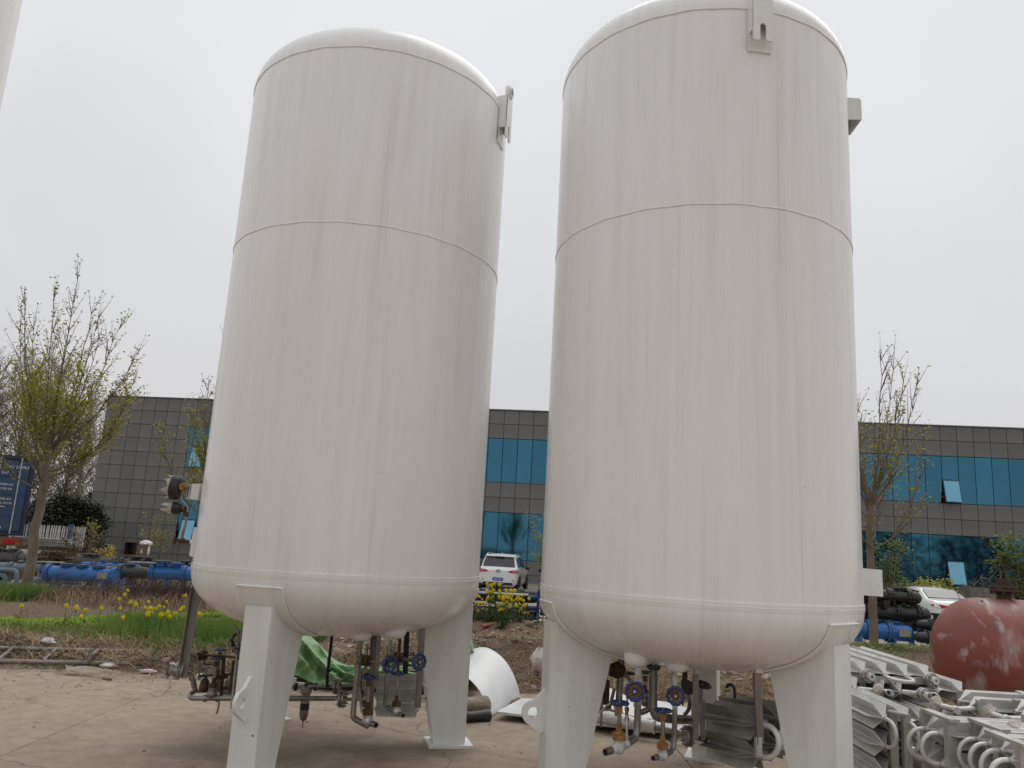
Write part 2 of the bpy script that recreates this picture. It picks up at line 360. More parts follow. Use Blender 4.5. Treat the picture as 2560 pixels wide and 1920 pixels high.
# ================================================================== SETTING
def concrete_mat():
    m = mat('yard_concrete', (.36, .315, .255), .8); n, l = N(m); b = n['Principled BSDF']
    tc = n.new('ShaderNodeTexCoord')
    def nz(s, d, lo, hi, a, c):
        t = n.new('ShaderNodeTexNoise'); t.inputs['Scale'].default_value = s; t.inputs['Detail'].default_value = d; t.inputs['Roughness'].default_value = .62
        l.new(tc.outputs['Object'], t.inputs['Vector'])
        r = n.new('ShaderNodeValToRGB'); r.color_ramp.elements[0].position = lo; r.color_ramp.elements[1].position = hi
        r.color_ramp.elements[0].color = (*a, 1); r.color_ramp.elements[1].color = (*c, 1); l.new(t.outputs['Fac'], r.inputs[0]); return r.outputs[0], t
    c0, _ = nz(.55, 5, .3, .7, (.30, .24, .17), (.40, .325, .235))
    c1, _ = nz(7, 6, .35, .62, (.84, .83, .82), (1.05, 1.05, 1.05))
    c2, _ = nz(1.6, 4, .60, .74, (1, 1, 1), (.70, .68, .66))
    c3, _ = nz(60, 3, .3, .7, (.88, .88, .88), (1.08, 1.08, 1.08))
    c = c0
    for q in (c1, c2, c3):
        x = n.new('ShaderNodeMix'); x.data_type = 'RGBA'; x.blend_type = 'MULTIPLY'; x.inputs[0].default_value = 1
        l.new(c, x.inputs[6]); l.new(q, x.inputs[7]); c = x.outputs[2]
    vo = n.new('ShaderNodeTexVoronoi'); vo.feature = 'DISTANCE_TO_EDGE'; vo.inputs['Scale'].default_value = .42
    wv = n.new('ShaderNodeTexNoise'); wv.inputs['Scale'].default_value = 1.8; wv.inputs['Detail'].default_value = 4; l.new(tc.outputs['Object'], wv.inputs['Vector'])
    wm = n.new('ShaderNodeVectorMath'); wm.operation = 'MULTIPLY_ADD'; wm.inputs[1].default_value = (.5, .5, 0); l.new(wv.outputs['Color'], wm.inputs[0]); l.new(tc.outputs['Object'], wm.inputs[2]); l.new(wm.outputs[0], vo.inputs['Vector'])
    cr = n.new('ShaderNodeMapRange'); cr.inputs[1].default_value = .0035; cr.inputs[2].default_value = .0008; cr.inputs[3].default_value = 0; cr.inputs[4].default_value = .6; l.new(vo.outputs['Distance'], cr.inputs[0])
    x = n.new('ShaderNodeMix'); x.data_type = 'RGBA'; x.inputs[7].default_value = (.10, .08, .06, 1); l.new(cr.outputs[0], x.inputs[0]); l.new(c, x.inputs[6]); c = x.outputs[2]
    # darker brown ellipses with noise-broken edges, under and near the tanks
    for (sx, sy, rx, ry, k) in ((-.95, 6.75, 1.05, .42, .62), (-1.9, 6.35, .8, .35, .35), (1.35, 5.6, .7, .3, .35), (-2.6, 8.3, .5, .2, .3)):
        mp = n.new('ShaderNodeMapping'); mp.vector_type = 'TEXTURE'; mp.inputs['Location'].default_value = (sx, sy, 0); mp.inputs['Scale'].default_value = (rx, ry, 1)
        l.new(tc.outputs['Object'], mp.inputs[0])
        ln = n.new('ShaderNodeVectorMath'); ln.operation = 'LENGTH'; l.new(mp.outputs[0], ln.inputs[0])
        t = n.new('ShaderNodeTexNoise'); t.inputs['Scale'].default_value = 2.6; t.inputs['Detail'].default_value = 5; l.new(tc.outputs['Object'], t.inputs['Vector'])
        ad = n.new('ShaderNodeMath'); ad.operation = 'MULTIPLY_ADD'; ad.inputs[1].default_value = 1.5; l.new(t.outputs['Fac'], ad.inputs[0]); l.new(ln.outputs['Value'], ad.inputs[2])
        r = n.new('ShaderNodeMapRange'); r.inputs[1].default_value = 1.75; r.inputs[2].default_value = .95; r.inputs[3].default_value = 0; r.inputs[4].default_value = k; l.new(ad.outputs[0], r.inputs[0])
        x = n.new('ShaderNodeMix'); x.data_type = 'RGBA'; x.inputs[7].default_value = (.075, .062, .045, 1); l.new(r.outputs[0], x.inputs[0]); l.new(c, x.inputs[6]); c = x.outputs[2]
    l.new(c, b.inputs['Base Color'])
    t = n.new('ShaderNodeTexNoise'); t.inputs['Scale'].default_value = 45; t.inputs['Detail'].default_value = 5; l.new(tc.outputs['Object'], t.inputs['Vector'])
    bp = n.new('ShaderNodeBump'); bp.inputs['Strength'].default_value = .25; bp.inputs['Distance'].default_value = .006; l.new(t.outputs['Fac'], bp.inputs['Height']); l.new(bp.outputs[0], b.inputs['Normal'])
    return m
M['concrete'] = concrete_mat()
M['pave'] = mat('rear_pavement', (.30, .265, .22), .85, noise=(.5, 5), col2=(.24, .215, .185), bump=(20, .2, .01))
M['soilbed'] = mat('ground_soil', (.15, .11, .075), .95, noise=(.3, 5), col2=(.10, .085, .06))

g = MB().add([(-500, -400, -.62), (500, -400, -.62), (500, 600, -.62), (-500, 600, -.62)], [(0, 1, 2, 3)]).build('ground', M['soilbed'], flat=True)
tag(g, 'bare brown ground stretching to the horizon', 'ground', kind='structure')
GP = [(16.6, -.16), (18.0, -.20), (20.0, -.36), (22.5, -.44), (26, -.46), (120, -.46)]       # the rear pavement lies lower than the yard
def gnd(y):
    for (a, b), (c, d) in zip(GP, GP[1:]):
        if y <= c: return b + (d - b) * max(0, y - a) / (c - a)
    return -.46
p = MB().add([q for y, z in GP for q in ((-90, y, z), (90, y, z))], [(2 * i, 2 * i + 1, 2 * i + 3, 2 * i + 2) for i in range(len(GP) - 1)]).build('pavement', M['pave'], flat=True)
tag(p, 'tan grey pavement behind the vegetable patch and in front of the office building', 'pavement', kind='structure')
yard = MB().add([(-18.4, -9, -.09), (16.6, -9, -.09), (16.6, 9.48, -.09), (-18.4, 9.48, -.09)], [(0, 1, 2, 3)]).build('concrete_yard', M['soilbed'], flat=True)
tag(yard, 'stained tan concrete yard under the white tanks', 'yard', kind='structure')
_xs = [-18.4, -13.4, -8.4, -3.4, 1.58, 6.6, 11.6, 16.6]; _ys = [-9, -4.4, .2, 4.86, 9.5]
for i in range(7):
    for j in range(4):
        x0, x1, y0, y1 = _xs[i] + .003, _xs[i + 1] - .003, _ys[j] + .003, _ys[j + 1] - .003
        b = .005
        mb = MB().add([(x0, y0, -.085), (x1, y0, -.085), (x1, y1, -.085), (x0, y1, -.085), (x0, y0, -b), (x1, y0, -b), (x1, y1, -b), (x0, y1, -b),
                       (x0 + b, y0 + b, 0), (x1 - b, y0 + b, 0), (x1 - b, y1 - b, 0), (x0 + b, y1 - b, 0)],
                      [(0, 1, 5, 4), (1, 2, 6, 5), (2, 3, 7, 6), (3, 0, 4, 7), (4, 5, 9, 8), (5, 6, 10, 9), (6, 7, 11, 10), (7, 4, 8, 11), (8, 9, 10, 11)])
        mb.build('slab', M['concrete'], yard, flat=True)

# ------------------------------------------------------------------ office building
def build_office():
    rz = math.atan(-.12)
    root = thing('office_building', 'two storey office building clad in grey panels with blue mirror glass bands', 'building', (-26.31, 51.26, 0), rz=rz)
    MB().box((38, 6.05, 4.61), (75.9, 12, 10.22)).build('wall', M['joint'], root, local=True, flat=True)
    MB().box((38, 5.95, 9.80), (76.1, 12.1, .06)).build('roof_edge', M['panel'], root, local=True, flat=True)
    zs = [(8.91, 9.765), (8.03, 8.91), (4.46, 5.35), (3.57, 4.46), (.0, .83), (-.47, .0)]
    win = [(5.35, 8.03), (.83, 3.57)]
    cols = [(.85 * k, .85 * (k + 1), 1) for k in range(7)]
    x = 5.95; lines = [5.95] + [26.155 + .9037 * k for k in range(-22, 54)]
    cols += [(lines[i], lines[i + 1], 0) for i in range(len(lines) - 1)]
    cache = {}
    def pmesh(kind, w, h):
        key = (kind, round(w, 2), round(h, 2))
        if key not in cache:
            g_ = .013 if kind == 'panel' else .016
            a, b_, t, e_ = w / 2 - g_, h / 2 - g_, (.035 if kind == 'panel' else .018), .006
            mb = MB().add([(-a, 0, -b_), (a, 0, -b_), (a, 0, b_), (-a, 0, b_), (-a, -t + e_, -b_), (a, -t + e_, -b_), (a, -t + e_, b_), (-a, -t + e_, b_),
                           (-a + e_, -t, -b_ + e_), (a - e_, -t, -b_ + e_), (a - e_, -t, b_ - e_), (-a + e_, -t, b_ - e_)],
                          [(0, 1, 5, 4), (1, 2, 6, 5), (2, 3, 7, 6), (3, 0, 4, 7), (4, 5, 9, 8), (5, 6, 10, 9), (6, 7, 11, 10), (7, 4, 8, 11), (8, 9, 10, 11)])
            cache[key] = mb.mesh(kind, M['panel'] if kind == 'panel' else M['glass'], flat=True)
        return cache[key]
    rng = random.Random(4)
    hid_p, hid_w = MB(), MB()
    def put(kind, x0, x1, z0, z1, vis):
        if not vis:
            (hid_p if kind == 'panel' else hid_w).box(((x0 + x1) / 2, -.017 if kind == 'panel' else -.009, (z0 + z1) / 2), (x1 - x0 - .026, .034 if kind == 'panel' else .018, z1 - z0 - .026)); return
        o = link(kind, pmesh(kind, x1 - x0, z1 - z0), root, ((x0 + x1) / 2, 0.001, (z0 + z1) / 2))
        k = .0012 if kind == 'panel' else .0022
        o.rotation_euler = (rng.uniform(-k, k), 0, rng.uniform(-k, k))
    def open_pane(x0, x1, z0, z1):
        w, h = x1 - x0, z1 - z0
        fr = MB()
        for dx in (-1, 1): fr.box((dx * (w / 2 - .03), -.03, -h / 2), (.05, .05, h))
        for dz in (-.03, -h + .03): fr.box((0, -.03, dz), (w - .1, .05, .05))
        f = fr.build('open_window', M['frame_dark'], root, local=True, flat=True); f.location = ((x0 + x1) / 2, -.012, z1 - .01); f.rotation_euler = (R_(-13), 0, 0)
        f['label'] = 'pane hinged open at the bottom'
        pn = MB().box((0, -.045, -h / 2), (w - .03, .02, h - .03)).build('pane', M['glass_open'], f, local=True, flat=True)
        MB().box(((x0 + x1) / 2, .02, (z0 + z1) / 2), (w - .03, .004, h - .03)).build('window_opening', M['frame_dark'], root, local=True, flat=True)
    for (x0, x1, solid) in cols:
        s = x0 - 26.5
        vis = solid or s < -17.2 or -3.8 < s < 4.6 or 18.2 < s < 33.5
        rows = list(zs)
        if solid: rows = zs + [(7.14, 8.03), (6.25, 7.14), (5.35, 6.25), (2.66, 3.57), (1.75, 2.66), (.83, 1.75)]
        for z0, z1 in rows: put('panel', x0, x1, z0, z1, vis)
        if not solid:
            for wi, (z0, z1) in enumerate(win):
                op = (abs(x0 - 51.46) < .3) or (abs(x0 - 6.27) < .1)
                if op:
                    zz = z0 + 1.32
                    put('pane', x0, x1, zz, z1, True); open_pane(x0, x1, z0, zz)
                else: put('pane', x0, x1, z0, z1, vis)
    tag(hid_p.build('cladding', M['panel'], root, local=True, flat=True), kind='stuff')
    tag(hid_w.build('glazing', M['glass'], root, local=True, flat=True), kind='stuff')
build_office()

# ================================================================== TANKS
TR, ZB, ZM, ZT, HH = 1.15, 1.333, 3.937, 5.415, .485
HN = 2.3                                             # boxier than an ellipse: dished head with a knuckle
def head_h(r): return HH * max(0, 1 - min(1, r / TR) ** HN) ** (1 / HN)
def polar(az, r, z=0): return Vector((r * math.cos(R_(az)), r * math.sin(R_(az)), z))
def tangent(az): return Vector((-math.sin(R_(az)), math.cos(R_(az)), 0))
def head_z(r): return ZB - head_h(r)

def leg(root, az, eye=True, c=Vector((0, 0, 0))):
    e_, t = polar(az, 1), tangent(az)
    w, ro = .21, 1.12
    mb = MB(); nst = 7
    # outer plate
    zt = 1.12
    P = lambda r, s, z: c + e_ * r + t * s + Vector((0, 0, z))
    th = .016
    mb.prism([P(ro, -w / 2, .02), P(ro, w / 2, .02), P(ro, w / 2, zt), P(ro, -w / 2, zt)], e_ * -th)
    # inner (sloping) plate and the two side plates whose top follows the dished head
    rb, rt = ro - .255, ro - .455
    for s in (-1, 1):
        poly = [P(ro - .002, s * (w / 2 - .002), .02), P(rb, s * (w / 2 - .002), .02)]
        poly.append(P(rt, s * (w / 2 - .002), head_z(rt) + .01))
        for k in range(1, nst + 1):
            r = rt + (ro - .002 - rt) * k / nst; poly.append(P(r, s * (w / 2 - .002), min(head_z(r) + .012, zt - .001)))
        mb.prism(poly, t * (-s * .012))
    mb.prism([P(rb + .002, -w / 2 + .014, .02), P(rb + .002, w / 2 - .014, .02), P(rt + .002, w / 2 - .014, head_z(rt)), P(rt + .002, -w / 2 + .014, head_z(rt))], e_ * .012)
    mb.prism([P(ro - .004, -w / 2 + .014, zt - .016), P(ro - .004, w / 2 - .014, zt - .016), P(ro - .12, w / 2 - .014, zt - .016), P(ro - .12, -w / 2 + .014, zt - .016)], Vector((0, 0, .012)))
    lg = mb.build('leg', M['leg'], root, local=True, flat=True)
    MB().box(c + e_ * (ro - .12) + Vector((0, 0, .011)), (.36, .32, .022), Matrix.Rotation(R_(az), 3, 'Z')).build('base_plate', M['leg'], lg, local=True, flat=True)
    if eye:
        # lifting eye welded flat on the outer plate, standing out radially
        pts = []; zc = .50; rr = .085
        prof = [(0, -.14), (.07, -.105)] + [(.075 + rr * math.cos(a), rr * math.sin(a)) for a in [R_(-70 + 20 * i) for i in range(9)]] + [(0, .17)]
        n = 16; hole = [(.082 + .036 * math.cos(2 * math.pi * i / n), .036 * math.sin(2 * math.pi * i / n)) for i in range(n)]
        eb = MB(); outer = []
        # ring of quads between hole and outline: sample the outline by angle round the hole centre
        def outl(a):
            best = None; cx, cz = .082, 0; dx, dz = math.cos(a), math.sin(a)
            for i in range(len(prof)):
                (x1, z1), (x2, z2) = prof[i], prof[(i + 1) % len(prof)]
                den = dx * (z2 - z1) - dz * (x2 - x1)
                if abs(den) < 1e-9: continue
                tt = ((x1 - cx) * (z2 - z1) - (z1 - cz) * (x2 - x1)) / den; uu = ((x1 - cx) * dz - (z1 - cz) * dx) / den
                if tt > 0 and -1e-6 <= uu <= 1 + 1e-6 and (best is None or tt < best): best = tt
            return (cx + dx * best, cz + dz * best)
        n = 40; vs = []
        for sgn in (-1, 1):
            for i in range(n):
                a = 2 * math.pi * i / n
                ox, oz = outl(a)
                for (x_, z_) in ((.082 + .036 * math.cos(a), .036 * math.sin(a)), (ox, oz)):
                    vs.append(P(ro + x_ - .002, sgn * .014 , zc + z_))
        fs = []
        for i in range(n):
            j = (i + 1) % n; q = 2 * n
            fs += [(2 * i, 2 * i + 1, 2 * j + 1, 2 * j), (q + 2 * i, q + 2 * j, q + 2 * j + 1, q + 2 * i + 1), (2 * i + 1, q + 2 * i + 1, q + 2 * j + 1, 2 * j + 1), (2 * i, 2 * j, q + 2 * j, q + 2 * i)]
        eb.add(vs, fs).build('lifting_eye', M['leg'], lg, local=True, ang=50)
    # reinforcing pad on the head
    def pad(u, v):
        r = .63 + (TR - .008 - .63) * v ** .8
        s = (u - .5) * .36
        q = c + e_ * math.sqrt(max(.01, r * r - s * s)) + t * s
        z = head_z(r)
        nrm = Vector((q.x - c.x, q.y - c.y, 0)).normalized() * (r / TR) + Vector((0, 0, -.6 * math.sqrt(max(0, 1 - (r / TR) ** 2)) - .05))
        return q + Vector((0, 0, z)) + nrm.normalized() * .013
    pb = MB().grid(pad, 10, 14)
    # edge skirt so that the pad has thickness
    nu, nv = 10, 14; idx = [(i, 0) for i in range(nu + 1)] + [(nu, j) for j in range(1, nv + 1)] + [(i, nv) for i in range(nu - 1, -1, -1)] + [(0, j) for j in range(nv - 1, 0, -1)]
    ring = [pb.v[j * (nu + 1) + i] for i, j in idx]; base = len(pb.v); nn = len(ring)
    cc = c + Vector((0, 0, 1.6))
    low = [Vector(q) + (cc - Vector(q)).normalized() * .03 for q in ring]
    pb.add(ring + low, [(k, (k + 1) % nn, nn + (k + 1) % nn, nn + k) for k in range(nn)])
    # weld bead round the pad
    pb.tube([Vector(q) for q in ring] + [Vector(ring[0])], .008, 6, cap=False)
    pb.build('leg_pad', M['tank'], root, local=True)

def tank(label, x, y, legs, lug_az, eyes=(True, True, True), zm=ZM):
    root = thing('storage_tank', label, 'tank', (x, y, 0), 'white vertical storage tanks')
    n = 128
    MB().lathe([(TR, ZB), (TR, 2.2), (TR, 3.0), (TR, zm), (TR, 4.7), (TR, ZT)], n=n).build('shell', M['tank'], root, local=True)
    a = [math.pi / 2 * i / 30 for i in range(31)]; a[-1] = math.pi / 2 - 1e-7
    MB().lathe([(max(.0005, (TR + .004) * math.cos(t) ** (2 / HN)), ZB - HH * math.sin(t) ** (2 / HN)) for t in a], n=n).build('bottom_head', M['tank'], root, local=True)
    MB().lathe([(max(.0005, (TR + .004) * math.cos(t) ** (2 / HN)), ZT + HH * math.sin(t) ** (2 / HN)) for t in a], n=n).build('top_head', M['tank'], root, local=True)
    rng = random.Random(int(x * 100))
    for z, r in ((ZB + .004, .0075), (zm, .0045), (ZT, .006)):
        w = MB(); w.torus((0, 0, z), (0, 0, 1), TR + .001, r, 160, 6)
        w.v = [(v[0], v[1], v[2] + .0025 * math.sin(23 * math.atan2(v[1], v[0])) + rng.uniform(-.001, .001)) for v in w.v]
        w.build('weld_seam', M['weld'], root, local=True)
    # backing-strip lip below the bottom seam
    MB().lathe([(TR + .001, ZB + .03), (TR + .007, ZB + .028), (TR + .007, ZB - .012), (TR + .002, ZB - .03)], n=n).build('seam_strip', M['tank'], root, local=True)
    for az, ey in zip(legs, eyes): leg(root, az, ey)
    for az in (lug_az, lug_az + 180): lug(root, az)
    return root

def lug(root, az):
    """lifting lug: slotted channel on a doubler plate, with a round eye standing above it"""
    e_, t = polar(az, 1), tangent(az); k = Vector((0, 0, 1))
    P = lambda r, s, z: e_ * r + t * s + k * z
    z0, z1 = 5.12, 5.53
    db = MB()                                           # doubler
    def dbl(u, v):
        a = (u - .5) * .17; return polar(az + math.degrees(a / TR), TR + .01, z0 - .035 + (5.44 - z0) * v)
    db.grid(dbl, 6, 3); db.prism([P(TR - .006, -.087, z0 - .045), P(TR - .006, .087, z0 - .045), P(TR + .012, .087, z0 - .037), P(TR + .012, -.087, z0 - .037)], k * .012)
    lg = db.build('lifting_lug', M['weld'], root, local=True)
    ch = MB(); ro = TR + .078
    # front plate with a rounded slot open at the bottom
    w = .072; sw = .022; zs = z0 + .12
    left = [P(ro, -w, z0 + .012), P(ro, -w, z1), P(ro, w, z1), P(ro, w, z0 + .012), P(ro, sw, z0 + .008)]
    slot = [P(ro, sw * math.cos(R_(a)), zs + sw * math.sin(R_(a))) for a in range(0, 181, 20)]
    ch.prism([P(ro, -w, zs + sw + .02), P(ro, -w, z1), P(ro, w, z1), P(ro, w, zs + sw + .02)], e_ * -.014)
    for s in (-1, 1):
        q = [P(ro, s * w, z0 + .012), P(ro, s * w, zs + sw + .0205)]
        q += [P(ro, s * sw * math.cos(R_(a)) if a else s * sw, zs + sw * math.sin(R_(a))) if a < 90 else P(ro, s * .0005, zs + sw) for a in (90, 60, 30, 0)]
        q = [P(ro, s * w, z0 + .02), P(ro, s * w, zs + sw + .0205), P(ro, s * .0005, zs + sw + .0205)] + q[2:] + [P(ro, s * sw, z0 + .02), P(ro, s * (sw + .012), z0 + .008), P(ro, s * (w - .012), z0 + .008)]
        ch.prism(q, e_ * -.014)
        ch.prism([P(TR - .06, s * w, z0 + .10), P(ro - .001, s * w, z0 + .10), P(ro - .001, s * w, z1), P(TR - .06, s * w, z1 - .01)], t * (-s * .012))
    ch.build('lug_channel', M['weld'], lg, local=True, flat=True)
    ey = MB(); rr = .068
    pts = [P(ro - .002, rr * math.cos(R_(a)), z1 + .055 + rr * math.sin(R_(a))) for a in range(-20, 201, 22)] + [P(ro - .002, -rr, z1 - .06), P(ro - .002, rr, z1 - .06)]
    ey.prism(pts, e_ * -.03); ey.torus(P(ro + .004, 0, z1 + .055), e_, .045, .012, 20, 6)
    ey.build('lug_eye', M['weld'], lg, local=True, ang=30)
    MB().disc(P(ro + .002, 0, z1 + .055), e_, .036, .006, 18).build('eye_hole', M['ink'], lg, local=True)

T1P, T2P = Vector((-1.335, 6.772, 0)), Vector((1.449, 6.085, 0))
tank1 = tank('white vertical tank between the leafless tree and the taller looking tank, green tarp behind it', T1P.x, T1P.y, (253, 13, 133), -16, (True, False, False))
tank2 = tank('white vertical tank beside the red tank, looming largest in the middle of the picture', T2P.x, T2P.y, (191, 71, 311), -83, (True, False, False))
tank3 = tank('white tank showing only as a sliver in the top left corner', -3.78, 3.27, (255, 15, 135), 160, zm=3.3)
# ------------------------------------------------------------------ pipework under and on the tanks
def pts3(l): return [at(*p) for p in l]
def pipe(root, l, r, m='steel', rad=.06, name='pipe', n=12, label=None):
    p = [q if isinstance(q, Vector) else at(*q) for q in l]
    mb = MB(); mb.tube(rounded(p, rad) if len(p) > 2 else p, r, n)
    o = mb.build(name, M[m], root)
    if label: o['label'] = label
    return o
def spread(a, b, k): return Vector(a) + (Vector(b) - Vector(a)) * k

def handwheel(parent, c, axis, R=.06, m='wheel_blue', hub='brass'):
    c = Vector(c); x, y, d = basis(axis)
    mb = MB(); mb.torus(c, d, R * .83, R * .18, 40, 8, .06, 10)
    for k in range(5):
        a = 2 * math.pi * k / 5 + .3; e_ = x * math.cos(a) + y * math.sin(a)
        mb.bar(c + e_ * R * .2, c + e_ * R * .8, R * .2, R * .12, d)
    w = mb.build('handwheel', M[m], parent)
    return w, (c, x, y, d)

def globe_valve(root, body, stem_top, wheel_axis, R=.06, m='wheel_blue', bm='brass', body_m='frost', hexr=.042, stem_r=.014, name='valve', body_r=.034):
    """body centre, point where the stem carries its wheel"""
    b, t = Vector(body), Vector(stem_top); d = (t - b).normalized()
    v = MB().ball(b, body_r * 1.25, 14, 9, (1, 1, 1)).tube([b - d * .01, b + d * body_r * 1.5], body_r, 16).build(name, M[body_m], root)
    hx = MB(); h0 = b + d * body_r * 1.3
    hx.tube([h0, h0 + d * hexr * .95], hexr, 6); hx.tube([h0 + d * hexr * .95, h0 + d * hexr * 1.15], [hexr * .8, hexr * .62], 16)
    hx.tube([h0 + d * hexr * 1.1, h0 + d * hexr * 2.1], hexr * .46, 6)
    hx.build('bonnet', M[bm], v, ang=25)
    MB().tube([h0 + d * hexr * 2, t - d * .02], stem_r, 12).build('stem', M['steel'], v)
    w, (c, x, y, dd) = handwheel(v, t, wheel_axis, R, m)
    hb = MB(); hb.disc(t + dd * .001, dd, R * .34, R * .16, 20); hb.build('hub', M['black'], v)
    for s in (1, -1):
        MB().tube([t + dd * s * R * .05, t + dd * s * R * .2], R * .15, 6).build('hub_nut', M['steel_light'], v, ang=25)
    if stem_r > .011: MB().tube([t - d * .06, t - d * .022], stem_r * 1.5, 6).build('gland_nut', M[bm], v, ang=25)
    return v

def flange_pair(root, c, axis, r=.06, n=8, m='steel'):
    c = Vector(c); x, y, d = basis(axis); mb = MB()
    for s in (-1, 1): mb.disc(c + d * s * r * .2, d, r, r * .28, 28)
    f = mb.build('flange', M[m], root)
    bb = MB()
    for k in range(n):
        a = 2 * math.pi * k / n; p = c + (x * math.cos(a) + y * math.sin(a)) * r * .76
        bb.tube([p - d * r * .62, p + d * r * .62], r * .09, 6)
    tag(bb.build('flange_bolts', M['steel_light'], f), kind='stuff')
    return f

def finned_mesh(L, R=.1, nf=8, r=.017, cut=.06, th=.0035, phase=0.0):
    mb = MB(); mb.tube([(0, 0, 0), (L, 0, 0)], r, 8)
    for k in range(nf):
        a = 2 * math.pi * k / nf + phase; e_ = Vector((0, math.cos(a), math.sin(a))); t = Vector((0, -math.sin(a), math.cos(a))) * th
        P = [Vector((.012, 0, 0)) + e_ * r * .8, Vector((cut, 0, 0)) + e_ * R, Vector((L - cut, 0, 0)) + e_ * R, Vector((L - .012, 0, 0)) + e_ * r * .8]
        mb.prism([p - t * .5 for p in P], t)
    return mb
def finned(root, a, b, R=.1, m='alu', phase=.2, name='finned_tube', cut=.06, r=.017, nf=8):
    a, b = Vector(a), Vector(b); L = (b - a).length; d = (b - a).normalized()
    me = finned_mesh(L, R, nf, cut=cut, phase=phase, r=r).mesh(name, M[m], flat=True)
    o = link(name, me, root); up = Vector((0, 0, 1)); y = up.cross(d).normalized(); z = d.cross(y)
    mt = Matrix((d, y, z)).transposed().to_4x4(); mt.translation = a - origin(root); o.matrix_basis = mt
    return o
def u_bend(root, a, b, out, r=.019, m='alu', name='return_bend', lead=.03):
    a, b, out = Vector(a), Vector(b), Vector(out).normalized(); c = (a + b) / 2; rad = (a - b).length / 2; k = (a - b).normalized()
    p = [a, a + out * lead] + [c + out * (lead + rad * math.sin(t)) + k * rad * math.cos(t) for t in [math.pi * i / 12 for i in range(13)]] + [b + out * lead, b]
    o = MB().tube(p, r, 12).build(name, M[m], root)
    cl = MB()
    for q in (a, b): cl.tube([q + out * .012, q + out * .022], r * 1.18, 12)
    cl.build('weld_ring', M['alu_dull'], o)
    return o
def angle_bar(root, a, b, w=.045, side=(1, 0, 0), other=(0, -1, 0), m='angle', name='hanger_bar', t=.006, top=None):
    a, b = Vector(a), Vector(b); s, o_ = Vector(side), Vector(other)
    mb = MB(); d = (b - a).normalized(); s = (s - d * s.dot(d)).normalized(); o_ = (o_ - d * o_.dot(d)).normalized()
    mb.prism([a, a + s * w, a + s * w + o_ * t, a + o_ * t], b - a)
    mb.prism([a - s * t, a + Vector((0, 0, 0)), a + o_ * w, a - s * t + o_ * w], b - a)
    return mb.build(name, M[m], root, flat=True)

def text_mesh(txt, size, m, name, parent, loc, xdir, ydir, extrude=.0008, align='LEFT', sx=1.0):
    cu = bpy.data.curves.new(name, 'FONT'); cu.body = txt; cu.size = size; cu.extrude = extrude; cu.align_x = align; cu.resolution_u = 2
    o = bpy.data.objects.new(name, cu); COL.objects.link(o)
    me = bpy.data.meshes.new_from_object(o); bpy.data.objects.remove(o)
    me.materials.clear(); me.materials.append(m)
    x, y = Vector(xdir).normalized(), Vector(ydir).normalized(); y = (y - x * y.dot(x)).normalized(); z = x.cross(y)
    q = link(name, me, parent)
    mt = Matrix((x * sx, y, z)).transposed().to_4x4(); mt.translation = Vector(loc) - origin(parent); q.matrix_basis = mt
    return q

def stub(root, a, b, r=.021, m='steel', name='outlet_stub'):
    MB().pipe_end(a, b, r, r * .78).build(name, M[m], root)
Zv = Vector((0, 0, 1))
V3h = lambda *q: Vector(q)

